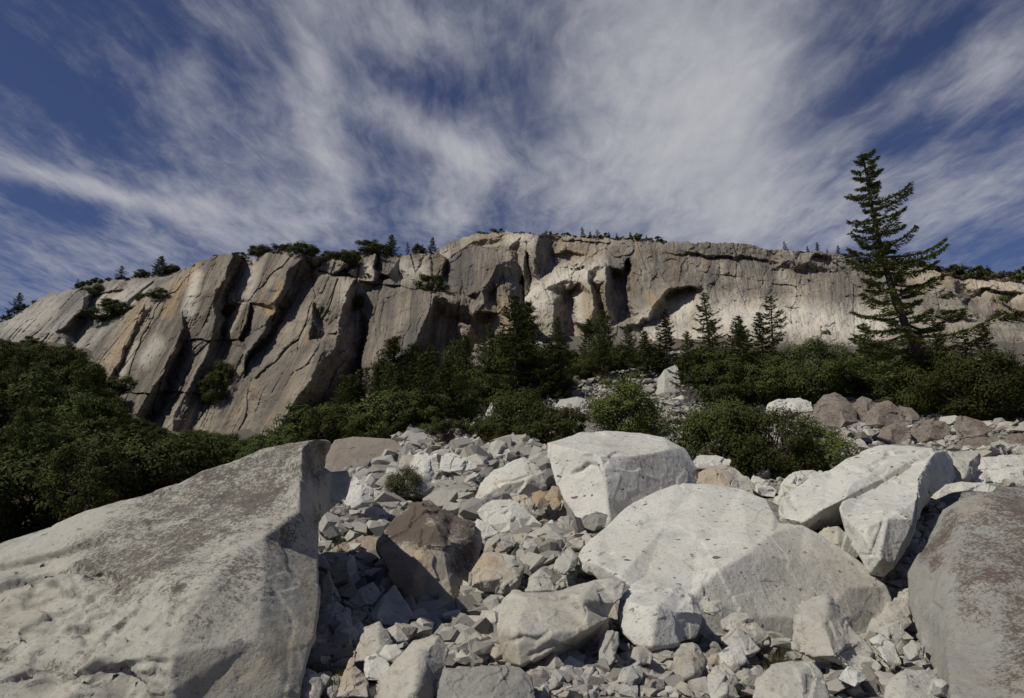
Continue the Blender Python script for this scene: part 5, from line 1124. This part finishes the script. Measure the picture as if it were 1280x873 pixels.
nf += forest([(385, 566), (430, 540), (560, 508), (600, 520), (540, 548), (450, 556)], 26, ([380, 460, 560, 620], [500, 490, 470, 460]), ['oak0', 'low0', 'low2', 'tall0', 'oak3'], (2.2, 5), 'dark scrub in the shade under the buttress left of centre', 'oak_shrub', 'oak', 'scrub under the buttress', .55, 50, 20)
nf += forest([(90, 470), (140, 545), (240, 572), (330, 590), (380, 575), (330, 560), (200, 555), (135, 520), (120, 470)], 40, ([80, 115, 140, 200, 300, 380], [430, 470, 510, 530, 546, 540]), ['low0', 'low1', 'low2', 'oak2'], (2.0, 4.2), 'low dark scrub against the foot of the leaning slabs', 'oak_shrub', 'oak', 'scrub against the leaning slabs', .6, 50, 6)
# --- fill of the midground woods
tm = ([400, 440, 480, 560, 600, 640, 700, 760, 850, 900, 960, 1000, 1060, 1100, 1150, 1230, 1300], [520, 500, 505, 470, 435, 412, 425, 425, 425, 430, 430, 432, 440, 436, 440, 446, 450])
bm_ = [(400, 548), (520, 538), (590, 520), (640, 505), (690, 500), (740, 478), (800, 466), (850, 470), (900, 512), (960, 500), (1080, 495), (1140, 520), (1300, 530), (1300, 470), (1100, 460), (960, 455), (850, 450), (700, 445), (620, 465), (560, 500), (430, 520)]
nf += forest(bm_, 66, tm, ['oak0', 'oak2', 'oak4', 'low0', 'low1', 'low2', 'oak1', 'oak3'], (2.2, 7.5), 'dark green oak scrub packed between the midground conifers', 'oak_shrub', 'oak', 'oak scrub of the midground', .66, 0, 24)
nf += forest(bm_, 40, (tm[0], [y-36 for y in tm[1]]), ['conifer0', 'conifer1', 'conifer3', 'pine1', 'conifer2', 'pine0', 'pine2', 'openfir1'], (8, 15), 'young conifer half hidden in the midground woods', 'conifer_tree', 'conifer', 'young conifers of the midground', .42, 0, 60)
for i in range(5):
    b = gbase([560, 600, 630, 690, 540][i], [556, 552, 556, 552, 552][i]); k = plant('low%d' % (i % 3), 'dry_shrub', 'leafless reddish brush at the foot of the dark midground shrubs', 'brush', b, 1.5*rng.uniform(.8, 1.3), 'reddish brush below the shrubs')
    c_ = k.children[1]; d_ = c_.data.copy(); d_.materials.clear(); d_.materials.append(L_RED); c_.data = d_
# --- vegetation on the cliffs and skyline
def on_top(cl, px, k, h, name, label, cat, group=None, back=1.5, w=None, drop=.0):
    cx, yt, dd = TOPS[cl]; py = float(np.interp(px, cx, yt)); Y = float(np.interp(px, cx, dd))
    b = P(px, py, Y); b[1] += back; b[0] *= (Y+back)/Y; b[2] -= .25+drop
    return plant(k, name, label, cat, b, h, group, w)
for px, k, h, lab, ct, w in [(326, 'oak1', 4.6, 'bushy oak on the buttress top, left of a matching one', 'oak', 1.2), (381, 'oak3', 4.4, 'rounded oak on the buttress top above the second slab', 'oak', 1.35), (435, 'oak0', 5.2, 'oak on the buttress top left of the skyline conifer', 'oak', 1), (462, 'oak2', 5.2, 'oak just left of the skyline conifer on the buttress', 'oak', 1.2),
    (489, 'conifer0', 8.4, 'conifer standing tallest on the buttress skyline', 'conifer', 1.3), (509, 'far0', 5, 'thin small conifer on the buttress skyline', 'conifer', .8), (540, 'conifer2', 6.5, 'conifer by the dome at the right end of the buttress skyline', 'conifer', 1), (523, 'oak4', 3.6, 'bush left of the conifer by the dome', 'bush', 1), (446, 'low0', 3, 'low bush on the buttress rim', 'bush', 1.3), (478, 'oak4', 4, 'thick bush under the tallest skyline conifer', 'bush', 1.3), (416, 'low2', 2.8, 'low bush right of the rounded oak', 'bush', 1.3), (300, 'low1', 2., 'small scrub at the top of the first slab', 'bush', 1.2), (354, 'low0', 2.8, 'low scrub between the two buttress oaks', 'bush', 1.3), (272, 'low2', 1.2, 'tiny shrub on the left rim', 'bush', 1)]:
    on_top('granite_buttress', px, k, h, 'skyline_conifer' if ct == 'conifer' else 'skyline_oak', lab, ct, None, 2., w)
for px, k, h, lab, ct, w in [(22, 'conifer2', 8., 'conifer at the far left skyline', 'conifer', 1.2), (96, 'far1', 4.2, 'small conifer on the left skyline', 'conifer', 1.), (151, 'openfir1', 6, 'flat-topped conifer on the left skyline hump', 'conifer', 1.5), (199, 'conifer3', 8, 'tallest conifer on the left skyline hump', 'conifer', 1.6), (214, 'oak1', 4.2, 'oak at the right end of the left skyline', 'oak', 1.1), (176, 'oak2', 3.6, 'oak between two conifers on the left skyline', 'oak', 1.2)]:
    on_top('granite_slope', px, k, h, 'skyline_conifer' if ct == 'conifer' else 'skyline_oak', lab, ct, None, 1.5, w)
for px in list(np.arange(-10, 50, 9))+list(np.arange(104, 235, 8)):
    on_top('granite_slope', px+rng.uniform(-3, 3), 'farbush%d' % rng.integers(3), rng.uniform(1.4, 3), 'skyline_scrub', 'low scrub along the rim of the left skyline hump', 'scrub', 'scrub on the left skyline', rng.uniform(1, 4), 1.2)
for px in list(np.arange(600, 840, 8))+list(np.arange(1055, 1290, 7)):
    on_top('granite_wall', px+rng.uniform(-4, 4), 'farbush%d' % rng.integers(3), rng.uniform(1.6, 3.4)*(1. if px < 900 else 1.5), 'skyline_scrub', 'low dark scrub along the rim of the far wall', 'scrub', 'scrub along the far wall rim', rng.uniform(.5, 6), 1.3)
for px, h in [(728, 6), (738, 4.4), (747, 5), (761, 4), (771, 4), (788, 4.6), (799, 3.8), (808, 3.4)]:
    on_top('granite_wall', px, 'far%d' % rng.integers(3), h, 'skyline_conifer', 'tiny conifer on the rim of the far wall above the pillars', 'conifer', 'tiny conifers above the wall pillars', 2, 1.1)
for px, h in [(981, 5), (1010, 4), (1022, 5), (1048, 5), (1034, 3)]:
    on_top('granite_wall', px, 'far%d' % rng.integers(3), h, 'skyline_conifer', 'tiny conifer among the blocks on the right rim of the far wall', 'conifer', 'tiny conifers on the right rim', 2, 1.1)
def on_face(df, px, py, k, h, lab, w=None, n='cliff_shrub'):
    Y = df(px, py); b = P(px, py, Y); b[2] -= .3; plant(k, n, lab, 'shrub', b, h, None, w)
for df, px, py, k, h, w, lab in [(d_butt, 540, 363, 'low0', 4., 1.3, 'round shrub on the ledge above the middle buttress face'), (d_butt, 285, 396, 'oak1', 4.2, .8, 'shrub in the groove beside the second slab'), (d_butt, 279, 420, 'low1', 2.4, 1, 'shrub lower in the groove beside the second slab'), (d_butt, 443, 388, 'oak3', 5.2, .8, 'dark shrub in the gully beside the nose'),
    (d_butt, 265, 505, 'oak2', 7.5, .75, 'tall dark shrub filling the cleft left of the great central slab'), (d_butt, 280, 480, 'oak4', 6., .7, 'shrub at the top of the cleft left of the great central slab'), (d_butt, 157, 487, 'low2', 3., 1.4, 'spreading shrub low on the left slab'), (d_butt, 200, 372, 'low0', 2.4, 1.5, 'dark shrub under the left skyline hump'), (d_butt, 460, 346, 'farbush1', 1.4, 1.4, 'tuft of scrub by the pale blocks'),
    (d_dome, 186, 378, 'low1', 3, 1.5, 'scrub strip on the left hump'), (d_dome, 152, 392, 'low2', 4, 1.4, 'scrub at the foot of the left hump'), (d_dome, 138, 384, 'low0', 3, 1.4, 'scrub patch in the middle of the left hump'), (d_dome, 122, 370, 'oak0', 4.4, 1.1, 'dark scrub in the notch of the left hump'), (d_dome, 128, 400, 'low1', 4, 1.6, 'scrub above the hillside wood'), (d_dome, 168, 398, 'oak2', 4.5, 1.2, 'dark bush at the top of the hillside wood'),
    (d_wall, 1240, 366, 'farbush0', 2.6, 1.2, 'scrub tuft on the yellow ledges'), (d_wall, 1252, 380, 'farbush1', 3.4, 1, 'scrub tuft below the yellow ledges'), (d_wall, 1180, 372, 'farbush2', 3, 1.4, 'scrub beside the dark rounded slab'), (d_wall, 1270, 402, 'farbush0', 4, 1.6, 'scrub at the far right foot of the ledges'), (d_wall, 1190, 400, 'low0', 3.4, 2, 'scrub strip beneath the dark rounded slab'), (d_wall, 723, 337, 'farbush2', 2.6, 1.3, 'grey scrub on the bright terrace')]:
    on_face(df, px, py, k, h, lab, w)
# dry grass in the near left foreground
def grass():
    c = []; 
    q = sample([(375, 873), (380, 842), (432, 846), (440, 873)], 260); p, ok = ground_hit(q[:, 0], q[:, 1]); p = p[ok]
    q2 = sample([(952, 832), (985, 818), (990, 828), (955, 850)], 60); p2, ok2 = ground_hit(q2[:, 0], q2[:, 1]); q3 = sample([(400, 700), (440, 655), (500, 640), (480, 660), (420, 710)], 260); p3, ok3 = ground_hit(q3[:, 0], q3[:, 1])
    p = np.concatenate([p, p2[ok2], p3[ok3]]); p = np.repeat(p, 5, 0)+rng.normal(0, .04, (len(p)*5, 3))*np.array([1, 1, 0])
    n = len(p); u = np.stack([rng.normal(0, .25, n), rng.normal(0, .25, n), np.ones(n)], -1)*rng.uniform(.04, .12, (n, 1)); v = unit(np.cross(u, rng.normal(0, 1, (n, 3))))*.005
    V, Fq = cards(p+u*.9, u, v); tag(link('grass', mesh_np('grass', V, Fq, smooth=False), L_SAGE), 'dry grass tufts among the rocks', 'grass', kind='stuff')
grass()

# ------------------------------------------------------------------ sky, sun, camera
SUN = Vector((-.58, -.36, .73)).normalized()
def build_world():
    w = bpy.data.worlds.new('World'); sc.world = w; w.use_nodes = True; t = w.node_tree; g = G(t)
    bg = t.nodes['Background']; bg.inputs['Strength'].default_value = .07
    sky = g.node('ShaderNodeTexSky', sky_type='NISHITA', sun_disc=False)
    sky.sun_elevation = math.asin(SUN.z); sky.sun_rotation = math.atan2(SUN.x, SUN.y)
    sky.altitude = 1400; sky.air_density = 1.; sky.dust_density = .3; sky.ozone_density = 3.
    d = g.node('ShaderNodeTexCoord').outputs['Generated']
    s = g.node('ShaderNodeSeparateXYZ'); g.put(s.inputs[0], d)
    z = g.math('MAXIMUM', s.outputs[2], .05)
    u = g.math('DIVIDE', s.outputs[0], z); v = g.math('DIVIDE', s.outputs[1], z)      # a flat cirrus layer overhead
    cv = g.node('ShaderNodeCombineXYZ'); g.put(cv.inputs[0], u); g.put(cv.inputs[1], v); pl = cv.outputs[0]
    # slow bending of the streaks
    wn = g.node('ShaderNodeTexNoise'); g.put(wn.inputs['Vector'], pl); wn.inputs['Scale'].default_value = 1.1; wn.inputs['Detail'].default_value = 3
    off = g.node('ShaderNodeVectorMath', operation='MULTIPLY_ADD'); g.put(off.inputs[0], wn.outputs['Color']); off.inputs[1].default_value = (.32, .32, 0); g.put(off.inputs[2], pl)
    wp = off.outputs[0]
    def blob(cx, cy, ax, ay, rot, amp):
        """soft elliptical patch of the cirrus layer, long axis turned by rot"""
        c, s_ = math.cos(rot), math.sin(rot)
        du = g.math('SUBTRACT', u, cx); dv = g.math('SUBTRACT', v, cy)
        a = g.math('DIVIDE', g.math('ADD', g.math('MULTIPLY', du, c), g.math('MULTIPLY', dv, s_)), ax)
        b = g.math('DIVIDE', g.math('SUBTRACT', g.math('MULTIPLY', dv, c), g.math('MULTIPLY', du, s_)), ay)
        r2 = g.math('ADD', g.math('MULTIPLY', a, a), g.math('MULTIPLY', b, b))
        return g.math('MULTIPLY', g.math('EXPONENT', g.math('MULTIPLY', r2, -1.)), amp)
    cov = None; veil = None
    for x0, y0, x1, y1, wd, amp, *sheet in BLOBS:      # where the cirrus stands thick or thin, as directions in the sky
        def uv(x, y):
            d_ = P(x, y, 1.)-np.array([0, 0, CAMZ]); return np.array([d_[0]/d_[2], d_[1]/d_[2]])
        A, B_ = uv(x0, y0), uv(x1, y1); n_ = np.array([y0-y1, x1-x0], float); n_ /= np.linalg.norm(n_)
        m_ = ((x0+x1)/2, (y0+y1)/2); W_ = uv(m_[0]+n_[0]*wd, m_[1]+n_[1]*wd)-uv(*m_); C_ = (A+B_)/2; D_ = B_-A; D_ = D_/np.linalg.norm(D_)
        k = blob(C_[0], C_[1], np.linalg.norm(B_-A)*.62+.05, max(.05, abs(D_[0]*W_[1]-D_[1]*W_[0])), math.atan2(D_[1], D_[0]), amp)
        if sheet: veil = k if veil is None else g.math('ADD', veil, k)
        else: cov = k if cov is None else g.math('ADD', cov, k)
    st = g.noise(g.mapping(wp, rot=(0, 0, R(-14)), scale=(1.7, .7, 1)), 1.7, 8, .58, .25)
    st2 = g.noise(g.mapping(wp, rot=(0, 0, R(24)), scale=(1.6, .7, 1)), 2.0, 8, .6, .2)
    bl = g.ss(g.math('ADD', u, g.math('MULTIPLY', v, .1)), -.9, .2)
    lft = g.mix(bl, (0, 0, 0), (1, 1, 1)); 
    streak = g.node('ShaderNodeMix'); g.put(streak.inputs[0], bl); g.put(streak.inputs[2], st2); g.put(streak.inputs[3], st)
    fine = g.noise(g.mapping(wp, scale=(2., 1., 1)), 6.5, 9, .64, .3); big = g.noise(pl, 1.25, 4, .5)
    f = g.math('ADD', g.math('MULTIPLY', g.math('SUBTRACT', streak.outputs[0], .5), 1.55), g.math('MULTIPLY', g.math('SUBTRACT', fine, .5), .95))
    f = g.math('ADD', f, g.math('MULTIPLY', g.math('SUBTRACT', big, .5), .7))
    fib = g.noise(g.mapping(wp, rot=(0, 0, R(8)), scale=(5.5, 1.1, 1)), 4.5, 8, .66, .35)
    f = g.math('ADD', f, g.math('MULTIPLY', g.math('SUBTRACT', fib, .5), .4))
    f = g.math('ADD', f, g.math('MULTIPLY', cov, .85))
    m = g.math('MULTIPLY', g.math('MULTIPLY', g.ss(f, -.42, 1.12), .95), g.ss(g.math('ADD', v, g.math('MULTIPLY', g.math('LESS_THAN', s.outputs[1], 0.), -9.)), -.6, 1.0))
    soft = g.math('MULTIPLY', veil, g.ss(g.math('ADD', g.noise(wp, 1.6, 5, .5), g.math('MULTIPLY', streak.outputs[0], .4)), .35, .85), clamp=True)
    m = g.math('ADD', m, g.math('MULTIPLY', g.math('SUBTRACT', 1., m), soft))
    base = g.mix(1., sky.outputs[0], SKYTINT, 'MULTIPLY')
    c = g.mix(m, base, CLOUD)
    g.put(bg.inputs['Color'], c)
SKYTINT = (.88, .82, 1.06); CLOUD = (9.6, 9.7, 10.3)
BLOBS = [(850, -60, 925, 300, 95, .62, 1), (720, 60, 800, 290, 70, .25, 1), (860, -60, 925, 300, 120, .7), (740, 0, 800, 290, 70, .35), (690, 190, 780, 290, 70, .35), (1240, 0, 990, 175, 24, -.6), (1280, -20, 1200, 120, 60, .25), (1260, 145, 1110, 180, 26, -.5), (1260, 205, 1020, 290, 50, .4), (1275, 50, 1180, 190, 40, .3), (1060, 20, 1040, 90, 40, -.1),
  (-30, 196, 215, 264, 13, .75), (378, -20, 402, 150, 28, .55), (385, 150, 440, 225, 32, .5), (480, 140, 605, 205, 28, .65), (596, 190, 560, 295, 38, .6), (225, 238, 280, 262, 20, .5), (330, 300, 430, 255, 45, .5), (440, 10, 545, 55, 40, .45), (252, 30, 236, 110, 12, .4), (150, 60, 300, 130, 40, .2),
  (515, 95, 625, 140, 34, -.25), (-20, 0, 60, 130, 110, -.45), (180, 20, 320, 110, 40, -.22), (70, 150, 180, 140, 50, -.35), (20, 255, 110, 260, 26, -.35), (470, 235, 480, 275, 22, -.4), (655, 130, 650, 270, 34, -.2), (300, 110, 340, 160, 30, -.25), (580, 30, 680, 60, 40, .1), (40, 330, 300, 330, 30, .15)]
build_world()
sl = bpy.data.lights.new('Sun', 'SUN'); sl.energy = 5.0; sl.angle = R(.53); sl.color = (1, .955, .86)
so = bpy.data.objects.new('sun', sl); COL.objects.link(so); so.rotation_euler = (-SUN).to_track_quat('-Z', 'Y').to_euler(); so.location = (-60, -30, 80)
cd = bpy.data.cameras.new('Camera'); co = bpy.data.objects.new('camera', cd); COL.objects.link(co)
cd.lens = 24; cd.sensor_width = 36; cd.sensor_fit = 'HORIZONTAL'; cd.clip_end = 5000; cd.clip_start = .05
co.location = (0, 0, CAMZ); co.rotation_euler = (R(90)+TH, 0, 0); sc.camera = co
sc.render.engine = 'CYCLES'
sc.view_settings.view_transform = 'Standard'; sc.view_settings.look = 'None'; sc.view_settings.gamma = 1; sc.view_settings.exposure = -.5
